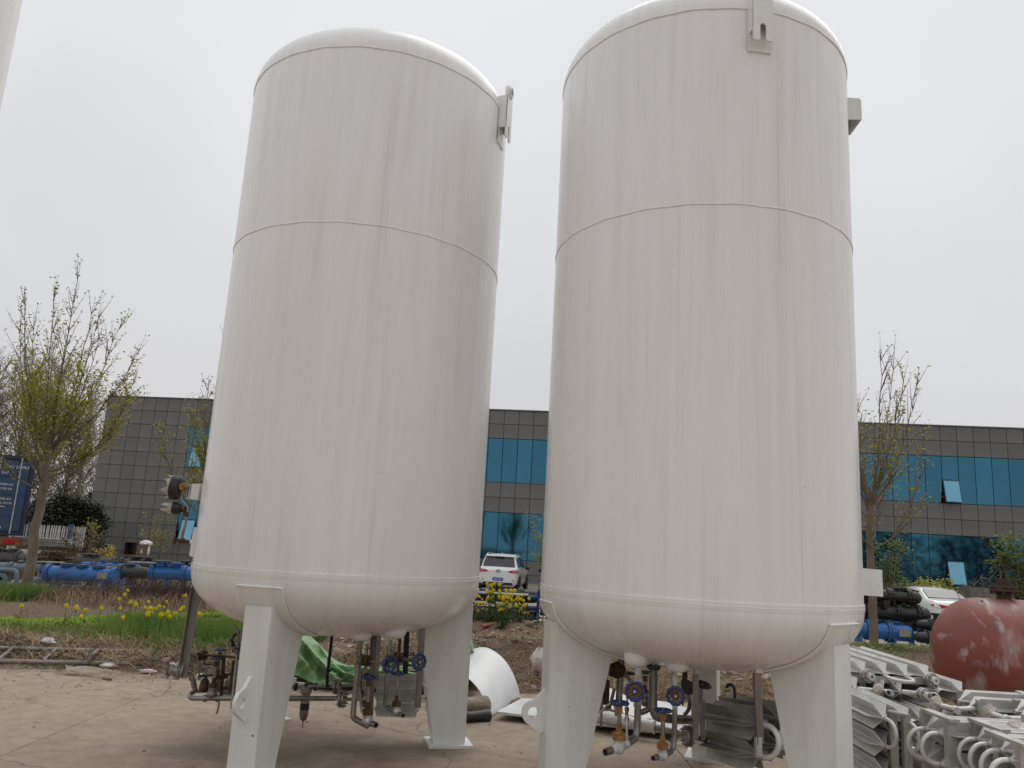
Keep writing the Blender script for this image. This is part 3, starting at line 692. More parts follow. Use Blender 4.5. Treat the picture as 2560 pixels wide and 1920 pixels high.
def pipework1(t):
    Y = 6.25
    # bosses on the lower head
    for (u, v, y) in ((901, 1602, 6.25), (986, 1596, 6.28)):
        p = at(u, v, y)
        MB().lathe([(.0005, 0), (.04, .001), (.07, .014), (.084, .038), (.088, .07), (.082, .105), (.06, .15)], p, (0, 0, 1), 28).build('nozzle_boss', M['tank'], t)
    # outlet A
    pipe(t, [(901, 1598, Y), (893, 1690, Y)], .02); MB().tube([at(900, 1600, Y), at(899, 1612, Y)], .019, 12).build('pipe_sleeve', M['frost'], t)
    for v in (1632, 1660): MB().tube([at(899.5 - (v - 1600) * .09, v, Y), at(899 - (v - 1600) * .09, v + 8, Y)], .025, 14).build('coupling', M['steel'], t)
    pipe(t, [(893, 1685, Y), (884, 1770, Y), (882, 1795, Y - .02), (920, 1815, Y - .10)], .0215, rad=.1)
    b = at(919, 1803, Y - .12)
    globe_valve(t, b, at(922, 1693, Y - .12), Zv, .056, bm='bronze', body_m='steel_light')
    stub(t, b - Vector((.0, .0, .006)), at(940, 1813, Y - .22), .021)
    MB().tube([spread(b, at(940, 1813, Y - .22), .3), spread(b, at(940, 1813, Y - .22), .45)], .025, 14).build('union', M['frost'], t)
    # cross valve on A with the vertical wheel facing the yard
    c = at(905, 1650, Y)
    globe_valve(t, c, at(974, 1660, Y - .28), at(974, 1660, Y - .28) - c, .062, bm='bronze', body_m='steel', stem_r=.012)
    pipe(t, [(907, 1725, Y - .05), (909, 1672, Y - .05), (917, 1662, Y - .05), (927, 1668, Y - .05), (925, 1720, Y - .05)], .007, 'steel', .03)
    pipe(t, [(903, 1600, Y + .12), (897, 1720, Y + .12), (905, 1780, Y + .05)], .011)
    # outlet B
    pipe(t, [(977, 1600, Y), (970, 1640, Y)], .014); MB().tube([at(974, 1628, Y), at(973, 1640, Y)], .022, 14).build('coupling', M['steel'], t)
    pipe(t, [(971, 1640, Y), (964, 1745, Y), (963, 1765, Y), (990, 1782, Y - .08)], .0165, rad=.1)
    b = at(991, 1779, Y - .1)
    globe_valve(t, b, at(994, 1684, Y - .1), Zv, .050, bm='bronze', body_m='steel_light', hexr=.036, stem_r=.010, body_r=.027)
    stub(t, b - Vector((0, 0, .004)), at(1008, 1789, Y - .2), .0165)
    MB().tube([spread(b, at(1008, 1789, Y - .2), .3), spread(b, at(1008, 1789, Y - .2), .42)], .020, 14).build('union', M['frost'], t)
    c = at(984, 1642, Y)
    globe_valve(t, c, at(1048, 1655, Y - .25), at(1048, 1655, Y - .25) - c, .062, bm='bronze', body_m='steel', stem_r=.011)
    # hanger bars
    angle_bar(t, at(932, 1560, 6.8), at(919, 1790, 6.8), .042)
    angle_bar(t, at(1051, 1560, 6.55), at(1039, 1769, 6.55), .042)
    angle_bar(t, at(1014, 1570, 7.0), at(1009, 1690, 7.0), .035, m='black')
    angle_bar(t, at(484, 1476, 6.66), at(450, 1695, 6.6), .055)
    text_mesh('G7', .045, M['ink'], 'marker_writing', t, at(1042, 1753, 6.546), (0, 0, 1), (-1, 0, 0))
    # finned coil behind the hangers
    for v in (1703, 1738, 1772):
        finned(t, at(936, v - 1, 6.95), at(1046, v + 3, 6.85), .062, 'alu', .35, cut=.03, r=.014)
    u_bend(t, at(1044, 1708, 6.86), at(1044, 1742, 6.86), (1, -.1, 0), .013, 'alu')
    pipe(t, [(1040, 1752, 6.86), (1060, 1752, 6.86), (1074, 1738, 6.95)], .014, 'alu')
    # long horizontal runs
    pipe(t, [(474, 1697, 6.7), (482, 1695, 6.7), (489, 1727, 6.7), (476, 1733, 6.7), (474, 1746, 6.62), (500, 1746, 6.6), (640, 1746, 6.55), (860, 1746, 6.5)], .0185, rad=.055, n=12)
    pipe(t, [(455, 1680, 6.65), (478, 1685, 6.68), (486, 1720, 6.7)], .02, rad=.09)
    pipe(t, [(488, 1728, 6.75), (545, 1726, 6.9), (640, 1727, 7.0)], .014)
    fl = MB(); p0, p1 = at(449, 1676, 6.63), at(416, 1671, 6.58); d = (p1 - p0).normalized()
    fl.disc(p0, d, .075, .018, 24); fl.disc(p0 + d * .02, d, .075, .014, 24); fl.tube([p0 + d * .02, p0 + d * .09], .048, 16); fl.tube([p0 + d * .03, p0 + d * .04], .056, 16); fl.tube([p0 + d * .06, p0 + d * .072], .056, 16)
    cp = fl.build('fill_coupling', M['steel_light'], t)
    for q in (.07, -.06):
        MB().box(p0 + d * .1 + Vector((0, -.02, q)), (.055, .03, .022)).build('coupling_ear', M['steel_light'], cp, flat=True)
    MB().disc(p0 + d * .092, d, .046, .004, 20).build('coupling_mouth', M['black'], cp)
    # tee valves at the left end
    for (u, v, y, tu, tv) in ((530, 1735, 6.6, 543, 1646), (541, 1712, 6.9, 551, 1624)):
        globe_valve(t, at(u, v, y), at(tu, tv, y), Zv, .05, 'wheel_blue', 'bronze', 'steel', .036, .013)
    for u in (513, 545): MB().tube([at(u, 1746, 6.6) - Vector((.012, 0, 0)), at(u, 1746, 6.6) + Vector((.012, 0, 0))], .027, 14).build('coupling', M['steel'], t)
    globe_valve(t, at(511, 1718, 6.65), at(518, 1660, 6.65), Zv, .034, 'black', 'black', 'bronze', .022, .008)
    pipe(t, [(582, 1560, 6.6), (597, 1580, 6.6), (592, 1640, 6.6), (578, 1772, 6.5)], .009, rad=.1)
    pipe(t, [(584, 1650, 6.62), (574, 1735, 6.6)], .011, 'bronze')
    pipe(t, [(548, 1750, 6.58), (546, 1770, 6.58), (541, 1784, 6.58)], .008, rad=.03)
    for (u, v, y) in ((486, 1646, 6.55), (594, 1625, 6.5)):
        c = at(u, v, y); ax = Vector((-.1, -1, -.1))
        globe_valve(t, c + Vector((.02, .12, .01)), c, ax, .035, 'black', 'black', 'bronze', .02, .008, name='gauge_valve')
        MB().torus(c + ax.normalized() * .006, ax, .030, .002, 24, 6).build('dial_ring', M['steel_light'], t)
    pipe(t, [(470, 1636, 6.65), (560, 1640, 6.62), (618, 1648, 6.6)], .01, 'bronze')
    for k, (u, v) in enumerate(((600, 1600), (622, 1606))):
        c = at(u, v, 6.9); w, _ = handwheel(t, c, (.4, -1, .1), .075, 'black'); w.name = 'rear_handwheel'
    finned(t, at(556, 1722, 6.95), at(660, 1724, 6.95), .055, 'alu_dull', .2, cut=.02, r=.012)
    finned(t, at(560, 1706, 7.1), at(660, 1708, 7.1), .05, 'alu_dull', .2, cut=.02, r=.012)
    for (ua, va, ub, vb, y_, r_, m_) in ((604, 1575, 596, 1745, 6.75, .012, 'steel'), (560, 1640, 552, 1742, 6.8, .016, 'bronze'), (618, 1600, 612, 1700, 6.9, .02, 'darksteel'), (500, 1640, 497, 1700, 6.75, .008, 'steel'), (680, 1600, 671, 1716, 7.1, .014, 'steel'), (700, 1640, 692, 1720, 7.2, .010, 'steel'), (948, 1575, 940, 1720, 6.6, .016, 'steel'), (918, 1610, 912, 1742, 6.7, .012, 'steel'), (1000, 1590, 993, 1700, 6.9, .012, 'darksteel')):
        pipe(t, [(ua, va, y_), (ub, vb, y_)], r_, m_)
    for (u, v, y_, r_) in ((613, 1640, 6.85, .04), (556, 1690, 6.8, .03), (675, 1690, 7.1, .028), (915, 1690, 6.7, .026)):
        MB().ball(at(u, v, y_), r_, 12, 8, (1, .9, 1.1)).tube([at(u, v, y_) + V3h(-r_ * 1.3, 0, 0), at(u, v, y_) + V3h(r_ * 1.3, 0, 0)], r_ * .6, 8).build('check_valve', M['bronze'], t, ang=25)
    pipe(t, [(497, 1690, 6.75), (560, 1686, 6.8), (622, 1684, 6.85)], .010, 'darksteel')
    pipe(t, [(870, 1700, 6.7), (915, 1700, 6.7), (925, 1716, 6.7)], .009, 'steel', .04)
    # filter and far line
    pipe(t, [(690, 1718, 6.9), (930, 1712, 6.8)], .013)
    for u in (740, 790): MB().disc(at(u, 1717, 6.88), (1, 0, 0), .034, .02, 20).build('flange', M['black'], t)
    p = at(766, 1722, 6.87); fb = MB()
    fb.lathe([(.0005, .02), (.045, .02), (.045, -.03), (.036, -.04), (.036, -.2), (.026, -.235), (.005, -.25), (.004, -.3), (.0005, -.3)], p, (0, 0, 1), 20)
    f = fb.build('filter', M['steel'], t)
    MB().lathe([(.037, -.11), (.0375, -.11), (.0375, -.16), (.037, -.16)], p, (0, 0, 1), 20).build('filter_label', M['black'], f)
    MB().tube([p + Vector((0, 0, .02)), p + Vector((0, 0, .05))], .02, 6).build('filter_cap', M['bronze'], f)
    flange_pair(t, at(843, 1716, 6.84), (1, 0, 0), .062); flange_pair(t, at(856, 1748, 6.5), (1, -.1, 0), .062)
    pipe(t, [(866, 1732, 6.75), (892, 1728, 6.7), (905, 1740, 6.7)], .012); pipe(t, [(860, 1748, 6.5), (925, 1748, 6.6)], .013)
    for u, v in ((907, 1710), (902, 1738), (912, 1758)): MB().tube([at(u, v - 9, 6.72), at(u - 1, v + 9, 6.72)], .022, 8).build('check_valve', M['bronze'], t)
    # drip hose hanging from the middle of the head
    pipe(t, [(829, 1575, 6.77), (829, 1600, 6.77), (823, 1650, 6.77), (818, 1690, 6.77), (818, 1716, 6.8)], [.012, .012, .014, .016, .014] if False else .013, 'rubber', .08, 'drain_hose')
    pipe(t, [(829, 1672, 6.75), (821, 1682, 6.75), (815, 1690, 6.75)], .008, 'rubber', .03, 'hose_tie')
    # gauge cluster on the left flank
    yg = 6.55
    br = MB(); br.prism([at(500, 1209, yg - .02), at(480, 1209, yg - .05), at(474, 1248, yg - .05), at(494, 1250, yg - .02)], Vector((0, .18, 0))).build('gauge_bracket', M['leg'], t, flat=True)
    MB().prism([at(478, 1211, yg - .04), at(469, 1210, yg - .04), at(463, 1247, yg - .04), at(473, 1248, yg - .04)], Vector((0, .16, 0))).build('slotted_plate', M['frost'], t, flat=True)
    MB().bar(at(472, 1214, yg - .042), at(467, 1245, yg - .042), .006, .004, (1, 0, 0)).build('slot', M['black'], t, flat=True)
    c = at(440, 1219, yg); ax = Vector((-1, -.1, .05))
    gb = MB(); gb.lathe([(.0005, -.05), (.07, -.05), (.088, -.04), (.098, -.02), (.098, .03), (.09, .034), (.086, .02), (.0005, .02)], c, ax, 32)
    g1 = gb.build('large_gauge', M['black'], t)
    MB().disc(c + ax.normalized() * .021, ax, .084, .002, 28).build('gauge_face', M['frost'], g1)
    rng = random.Random(3)
    def torn(cc, R, nm, par):
        x, y, d = basis(ax); mb = MB(); n = 18; vs = []
        for i in range(n):
            a = 2 * math.pi * i / n; e_ = x * math.cos(a) + y * math.sin(a)
            vs += [cc + e_ * R + d * .02, cc + e_ * R * rng.uniform(.75, 1.0) + d * (rng.uniform(.05, .11) if i % 3 else rng.uniform(.03, .045))]
        mb.add(vs, [(2 * i, 2 * i + 1, (2 * i + 3) % (2 * n), (2 * i + 2) % (2 * n)) for i in range(n)]).build(nm, M['wrap'], par)
    torn(c, .097, 'torn_wrap', g1)
    c2 = at(439, 1270, yg)
    g2 = MB().lathe([(.0005, -.04), (.045, -.04), (.05, -.03), (.05, .02), (.046, .022), (.0005, .012)], c2, ax, 26).build('small_gauge', M['black'], t)
    torn(c2, .05, 'torn_wrap', g2)
    bv = MB(); cb = at(457, 1217, yg - .08); bv.disc(cb, (0, -1, 0), .03, .03, 8); bv.tube([cb, cb + Vector((0, .1, 0))], .016, 10); bv.tube([cb + Vector((0, .02, -.02)), cb + Vector((0, .02, -.06))], .012, 8)
    bv.build('balance_valve', M['brass'], t, ang=25)
    MB().tube([cb + Vector((-.03, .03, 0)), c + Vector((.04, 0, 0))], .012, 8).build('gauge_stem', M['bronze'], t)
    pipe(t, [(454, 1238, yg - .05), (452, 1250, yg - .05), (463, 1258, yg - .05), (470, 1268, yg - .05), (469, 1280, yg - .05)], .004, 'frost', .03, 'capillary', 8)
    pipe(t, [(463, 1248, yg), (461, 1262, yg), (462, 1272, yg)], .004, 'steel', .02, 'capillary', 8)
    vb = MB(); q = at(467, 1276, yg - .02); vb.tube([q + Vector((0, 0, .03)), q - Vector((0, 0, .05))], .02, 6); vb.tube([q, q + Vector((-.1, 0, -.005))], .012, 8); vb.tube([q + Vector((-.04, 0, 0)), q + Vector((-.06, 0, 0))], .018, 6)
    vb.build('gauge_manifold', M['bronze'], t, ang=25)
    pipe(t, [(467, 1290, yg - .02), (463, 1310, yg - .02), (456, 1330, yg - .02), (452, 1348, yg - .02)], .009, 'steel', .08, 'impulse_line')
    pipe(t, [(468, 1290, yg + .01), (465, 1312, yg + .01), (459, 1332, yg + .01), (456, 1348, yg + .01)], .007, 'steel', .08, 'impulse_line')
    lv = MB(); q = at(452, 1352, yg); lv.tube([q + Vector((.13, 0, -.01)), q + Vector((-.03, 0, .005))], .013, 10); lv.tube([q + Vector((-.01, 0, 0)), q + Vector((.03, 0, 0))], .022, 6); lv.tube([q + Vector((-.05, 0, -.03)), q + Vector((-.05, 0, .03))], .012, 8); lv.tube([q + Vector((-.03, 0, 0)), q + Vector((-.06, 0, 0))], .012, 8)
    lv.build('drain_valve', M['bronze'], t, ang=25)
    MB().tube([at(476, 1354, yg), at(486, 1356, yg)], .018, 10).build('nozzle', M['leg'], t)
    MB().prism([at(485, 1318, yg - .02), at(482, 1330, yg - .02), at(473, 1388, yg - .02), at(478, 1392, yg - .02), at(490, 1392, yg - .02), at(494, 1320, yg - .02)], Vector((0, .12, 0))).build('nozzle_pad', M['leg'], t, flat=True)
pipework1(tank1)

def pipework2(t):
    Y = 5.5
    for (u, v, y) in ((1590, 1666, 5.5), (1692, 1680, 5.5)):
        p = at(u, v, y)
        MB().lathe([(.0005, 0), (.038, .001), (.063, .011), (.077, .034), (.081, .064), (.077, .10), (.06, .15)], p, (0, 0, 1), 28).build('nozzle_boss', M['tank'], t)
    # outlet A
    pipe(t, [(1596, 1660, Y), (1596, 1705, Y)], .0225, 'frost')
    MB().tube([at(1596, 1696, Y), at(1596, 1704, Y)], .028, 14).build('coupling', M['frost'], t)
    c = at(1592, 1722, Y); globe_valve(t, c, at(1587, 1729, Y - .22), at(1587, 1729, Y - .22) - c, .062, hexr=.055)
    pipe(t, [(1596, 1720, Y), (1593, 1815, Y), (1590, 1845, Y - .02), (1555, 1868, Y - .12)], .0225, rad=.13)
    rng = random.Random(8)
    fr = MB()
    for i in range(7):
        u = 1585 + i * 3; v0 = 1748 + rng.uniform(-2, 3); fr.tube([at(u, v0, Y - .024), at(u - .4, v0 + rng.uniform(6, 20), Y - .024)], .0035, 6)
    fr.build('paint_runs', M['frost'], t)
    b = at(1547, 1868, Y - .16)
    globe_valve(t, b, at(1549, 1757, Y - .16), Zv, .06, hexr=.045)
    stub(t, b, at(1513, 1881, Y - .26), .0225); e_ = at(1513, 1881, Y - .26)
    MB().tube([spread(b, e_, .3), spread(b, e_, .55)], .028, 14).build('union', M['frost'], t)
    MB().tube([spread(b, at(1570, 1858, Y - .1), .4), spread(b, at(1570, 1858, Y - .1), .9)], .029, 6).build('union', M['frost'], t, ang=25)
    # outlet B
    pipe(t, [(1686, 1680, Y), (1687, 1720, Y)], .016, 'frost')
    c = at(1689, 1728, Y); globe_valve(t, c, at(1689, 1740, Y - .2), at(1689, 1740, Y - .2) - c, .06, hexr=.045)
    pipe(t, [(1688, 1725, Y), (1686, 1845, Y), (1682, 1875, Y - .02), (1664, 1888, Y - .1)], .0175, rad=.12)
    fr = MB()
    for i in range(5):
        u = 1682 + i * 2.6; v0 = 1763; fr.tube([at(u, v0, Y - .02), at(u - .3, v0 + rng.uniform(8, 24), Y - .02)], .0032, 6)
    fr.build('paint_runs', M['frost'], t)
    b = at(1656, 1888, Y - .13)
    globe_valve(t, b, at(1658, 1776, Y - .13), Zv, .057, hexr=.038, body_r=.028)
    e_ = at(1633, 1896, Y - .22); stub(t, b, e_, .0175)
    MB().tube([spread(b, e_, .3), spread(b, e_, .55)], .023, 14).build('union', M['frost'], t)
    # thin sample line with a small check valve
    pipe(t, [(1568, 1740, Y + .05), (1567, 1800, Y + .05), (1567, 1856, Y - .06)], .008, 'frost')
    MB().tube([at(1567, 1768, Y + .05), at(1567, 1778, Y + .05)], .016, 6).tube([at(1567, 1778, Y + .05), at(1567, 1800, Y + .05)], .011, 8).tube([at(1567, 1794, Y + .05), at(1567, 1804, Y + .05)], .016, 6).build('check_valve', M['brass'], t, ang=25)
    pipe(t, [(1540, 1790, Y + .1), (1538, 1765, Y + .1), (1528, 1757, Y + .1), (1512, 1768, Y + .1), (1500, 1784, Y + .1)], .009, 'steel', .05)
    # rear left cluster
    pipe(t, [(1553, 1640, 6.1), (1550, 1700, 6.1), (1546, 1775, 6.1)], .025)
    c = at(1544, 1675, 6.1); MB().ball(c, .062, 14, 9, (1, .8, 1)).tube([c + Vector((-.04, 0, 0)), c + Vector((-.065, 0, 0))], .05, 6).build('relief_valve', M['bronze'], t, ang=25)
    pipe(t, [(1495, 1672, 6.0), (1530, 1670, 6.05)], .018, 'bronze')
    pipe(t, [(1507, 1640, 6.4), (1505, 1760, 6.4)], .04, 'darksteel')
    globe_valve(t, at(1494, 1768, 6.0), at(1499, 1684, 6.0), Zv, .045, 'black', 'brass', 'steel', .036, .014)
    pipe(t, [(1506, 1690, 5.95), (1504, 1770, 5.95), (1503, 1818, 5.95)], .0075, 'steel')
    pipe(t, [(1521, 1700, 6.1), (1520, 1740, 6.1), (1518, 1772, 6.1)], .011, 'bronze')
    pipe(t, [(1536, 1720, 6.2), (1530, 1745, 6.2), (1524, 1770, 6.25)], .013)
    for (u, v) in ((1574, 1683), (1612, 1680)):
        w, _ = handwheel(t, at(u, v, 6.5), (0, 0, 1), .05, 'black')
    pipe(t, [(1548, 1690, 6.3), (1565, 1688, 6.3), (1576, 1702, 6.3)], .014, 'steel', .04)
    globe_valve(t, at(1613, 1752, 6.25), at(1613, 1682, 6.3), Zv, .04, 'black', 'bronze', 'steel', .03, .012)
    # big vapour line
    pipe(t, [(1634, 1655, 6.1), (1632, 1770, 6.1), (1640, 1793, 6.1), (1690, 1798, 6.15), (1740, 1800, 6.3)], .032, 'steel', .12)
    pipe(t, [(1628, 1740, 6.15), (1626, 1770, 6.15), (1608, 1780, 6.15), (1590, 1782, 6.2)], .022, 'steel', .08)
    MB().disc(at(1634, 1668, 6.1), (0, 0, 1), .05, .03, 18).build('flange', M['darksteel'], t)
    # right cluster
    pipe(t, [(1712, 1672, 6.0), (1712, 1700, 6.0)], .018, 'bronze')
    MB().tube([at(1713, 1700, 6.0), at(1713, 1728, 6.0)], .03, 12).tube([at(1723, 1704, 6.05), at(1723, 1726, 6.05)], .035, 12).build('regulator', M['darksteel'], t)
    MB().tube([at(1718, 1727, 6.0), at(1718, 1734, 6.0)], .045, 8).build('regulator_flange', M['bronze'], t, ang=25)
    pipe(t, [(1721, 1735, 6.0), (1725, 1755, 6.0), (1722, 1775, 6.05), (1712, 1786, 6.1)], .014, 'steel', .05)
    pipe(t, [(1707, 1735, 5.95), (1707, 1764, 5.95)], .006, 'bronze')
    handwheel(t, at(1755, 1711, 6.3), (.15, -.2, 1), .07, 'black')
    pipe(t, [(1752, 1715, 6.3), (1750, 1790, 6.3)], .018)
    # hangers, coil, U bend
    angle_bar(t, at(1734, 1650, 5.8), at(1733, 1846, 5.8), .036)
    angle_bar(t, at(1752, 1750, 6.0), at(1752, 1850, 6.0), .03)
    MB().tube([at(1737, 1655, 5.79), at(1737, 1684, 5.79)], .028, 4).build('hanger_stub', M['leg'], t, flat=True)
    angle_bar(t, at(1883, 1670, 5.5), at(1890, 1858, 5.5), .05, name='hanger_bar')
    angle_bar(t, at(1887, 1842, 5.47), at(1888, 1890, 5.47), .045, m='galv', name='hanger_foot')
    MB().bar(at(1893, 1660, 5.49), at(1894, 1681, 5.49), .066, .06, (1, 0, 0)).build('hanger_stub', M['leg'], t, flat=True)
    text_mesh('LY', .05, M['ink'], 'marker_writing', t, at(1891, 1775, 5.494), (0, 0, 1), (-1, 0, 0))
    for (ua, va, ya, ub, vb, yb) in ((1764, 1786, 6.15, 1903, 1812, 5.55), (1766, 1852, 6.15, 1903, 1892, 5.55), (1800, 1768, 6.5, 1948, 1796, 5.9), (1805, 1832, 6.5, 1955, 1868, 5.9)):
        finned(t, at(ua, va, ya), at(ub, vb, yb), .112, 'alu_dull', .12, cut=.07, nf=6)
    d = at(1903, 1812, 5.55) - at(1764, 1786, 6.15)
    u_bend(t, at(1905, 1812, 5.54), at(1903, 1892, 5.54), d + Vector((.25, 0, 0)), .019, 'alu')
    pipe(t, [(1948, 1796, 5.9), (1962, 1802, 5.85), (1990, 1810, 5.85)], .02, 'alu_dull')
    pipe(t, [(1940, 1880, 5.9), (1975, 1882, 5.85)], .02, 'alu_dull')
    flange_pair(t, at(1719, 1840, 5.85), (1, .15, 0), .068)
    pipe(t, [(1725, 1840, 5.85), (1764, 1850, 6.1)], .017)
    pipe(t, [(1760, 1762, 6.2), (1748, 1768, 6.2), (1750, 1780, 6.2), (1765, 1786, 6.15)], .018, 'alu_dull', .05)
    hk = at(1826, 1722, 6.3); MB().tube([hk + V3h(.03 * math.cos(R_(q)), 0, .03 * math.sin(R_(q))) for q in range(170, -11, -15)] + [hk + V3h(.033, 0, -.03), hk + V3h(.03, 0, -.1)], .011, 8).build('hook', M['black'], t)
    # box with an open sloping underside, high on the right flank
    e_, tg = polar(-3, 1), tangent(-3); o = origin(t)
    P = lambda r, s, z: o + e_ * r + tg * s + Zv * z
    z0, z1, r0, r1, hw = 5.19, 5.385, TR - .03, TR + .145, .125
    bx = MB()
    for s in (-1, 1): bx.prism([P(r0, s * hw, z0), P(r1, s * hw, z0), P(r1, s * hw, z1 - .02), P(r1 - .015, s * hw, z1 - .004), P(r0, s * hw, z1 + .006)], tg * (-s * .008))
    bx.prism([P(r1 - .008, -hw + .008, z0), P(r1 - .0005, -hw + .008, z0), P(r1 - .0005, -hw + .008, z1 - .021), P(r1 - .008, -hw + .008, z1 - .021)], tg * (2 * hw - .016))
    bx.prism([P(r0, -hw + .0085, z1 - .012), P(r1 - .016, -hw + .0085, z1 - .012), P(r1 - .016, -hw + .0085, z1 - .005), P(r0, -hw + .0085, z1 - .002)], tg * (2 * hw - .017))
    bx.build('vent_box', M['leg'], t, flat=True)
    MB().prism([P(TR + .002, -hw - .02, z0 - .06), P(TR + .014, -hw - .02, z0 - .06), P(TR + .014, -hw - .02, z1 + .07), P(TR + .002, -hw - .02, z1 + .07)], tg * .1).build('box_backing', M['weld'], t, flat=True)
    # name-plate bracket low on the right flank
    e_, tg = polar(-6, 1), tangent(-6)
    P = lambda r, s, z: o + e_ * r + tg * s + Zv * z
    MB().prism([P(TR - .02, -.06, 1.415), P(TR + .175, -.06, 1.41), P(TR + .175, -.06, 1.60), P(TR - .02, -.06, 1.605)], tg * .012).build('name_plate', M['leg'], t, flat=True)
    MB().prism([P(TR + .02, -.045, 1.365), P(TR + .045, -.045, 1.365), P(TR + .045, -.045, 1.65), P(TR + .02, -.045, 1.65)], tg * .03).build('plate_bracket', M['leg'], t, flat=True)
pipework2(tank2)
# ================================================================== VEGETABLE PATCH
from mathutils import noise as mn
def sm(a, b, x):
    t = min(1, max(0, (x - a) / (b - a))); return t * t * (3 - 2 * t)
def field_h(x, y):
    n = mn.noise(Vector((x * .9, y * .9, 1.3))) * .05 + mn.noise(Vector((x * 3.1, y * 3.1, 4.7))) * .03 + mn.noise(Vector((x * 8, y * 8, 2.2))) * .014
    h = .03 + n * sm(9.3, 10.2, y)
    # swept-up heap of straw along the yard on the left
    h += .07 * math.exp(-((y - 10.6 - .12 * (x + 6)) / .75) ** 2) * sm(-1.2, -3.0, x) * (1 + .35 * mn.noise(Vector((x * 1.1, 3, 0))))
    # ridges of dug earth behind the tanks
    rg = .30 * math.exp(-((y - 11.4) / .85) ** 2) + .34 * math.exp(-((y - 13.2) / .7) ** 2) + .25 * math.exp(-((y - 14.8) / .6) ** 2)
    h += rg * sm(-2.8, -1.0, x) * sm(5.5, 3.5, x) * (1 + .35 * mn.noise(Vector((x * .8, y * .5, 7))))
    h += .16 * math.exp(-((y - 14.3) / 1.6) ** 2) * sm(4.5, 6, x)
    k2 = sm(18.5, 16.8, y); h = h * k2 - .27 * (1 - k2)
    k = sm(9.40, 9.66 + .12 * mn.noise(Vector((x * 1.7, 1, 0))), y)
    return (h + .03) * k - .035 * (1 - k)
def build_field():
    x0, x1, y0, y1, s = -17.5, 16.5, 9.36, 18.4, .09
    nx, ny = int((x1 - x0) / s), int((y1 - y0) / s)
    V = []; K = []
    for j in range(ny + 1):
        for i in range(nx + 1):
            x, y = x0 + i * s, y0 + j * s
            V.append((x, y, field_h(x, y)))
    idx = np.arange((nx + 1) * (ny + 1)).reshape(ny + 1, nx + 1)
    F = np.stack([idx[:-1, :-1], idx[:-1, 1:], idx[1:, 1:], idx[1:, :-1]], -1).reshape(-1, 4)
    m = mat('dug_earth', (.21, .125, .07), .95, noise=(.9, 6), col2=(.115, .075, .045), bump=(18, .9, .04))
    n, l = N(m); b = n['Principled BSDF']
    at_ = n.new('ShaderNodeAttribute'); at_.attribute_name = 'strawness'
    src = b.inputs['Base Color'].links[0].from_socket
    mx = n.new('ShaderNodeMix'); mx.data_type = 'RGBA'; mx.inputs[7].default_value = (.145, .105, .062, 1)
    l.new(at_.outputs['Fac'], mx.inputs[0]); l.new(src, mx.inputs[6]); l.new(mx.outputs[2], b.inputs['Base Color'])
    me = mesh_np('vegetable_patch', V, F, m, True)
    a = me.attributes.new('strawness', 'FLOAT', 'POINT')
    a.data.foreach_set('value', [sm(-.5, -2.5, v[0]) * .8 + .3 * max(0, mn.noise(Vector((v[0] * .7, v[1] * .7, 0)))) for v in V])
    o = link('vegetable_patch', me)
    tag(o, 'strip of rough earth and vegetable beds behind the concrete yard', 'field', kind='structure')
build_field()

def strands(name, spots, mat_, label=None, seed=0, parent=None):
    """spots: list of (x, y, z, length, width, lean direction, lean 0..1, curl): one two-segment blade each"""
    rng = random.Random(seed); V = []; F = []
    for (x, y, z, L, w, az, lean, curl) in spots:
        d = Vector((math.cos(az) * math.sin(lean), math.sin(az) * math.sin(lean), math.cos(lean)))
        l2 = min(1.75, lean + curl); d2 = Vector((math.cos(az) * math.sin(l2), math.sin(az) * math.sin(l2), math.cos(l2)))
        sd = Vector((math.cos(az + 1.57 + rng.uniform(-.9, .9)), math.sin(az + 1.57), rng.uniform(-.3, .3))) * w
        p = Vector((x, y, z)); q = p + d * L * .5; r = q + d2 * L * .5
        b = len(V); V += [p - sd * .5, p + sd * .5, q + sd * .42, q - sd * .42, r + sd * .1, r - sd * .1]
        F += [(b, b + 1, b + 2, b + 3), (b + 3, b + 2, b + 4, b + 5)]
    o = link(name, mesh_np(name, [tuple(v) for v in V], F, mat_), parent)
    return tag(o, label, name.replace('_', ' ') if label else None, kind='stuff')

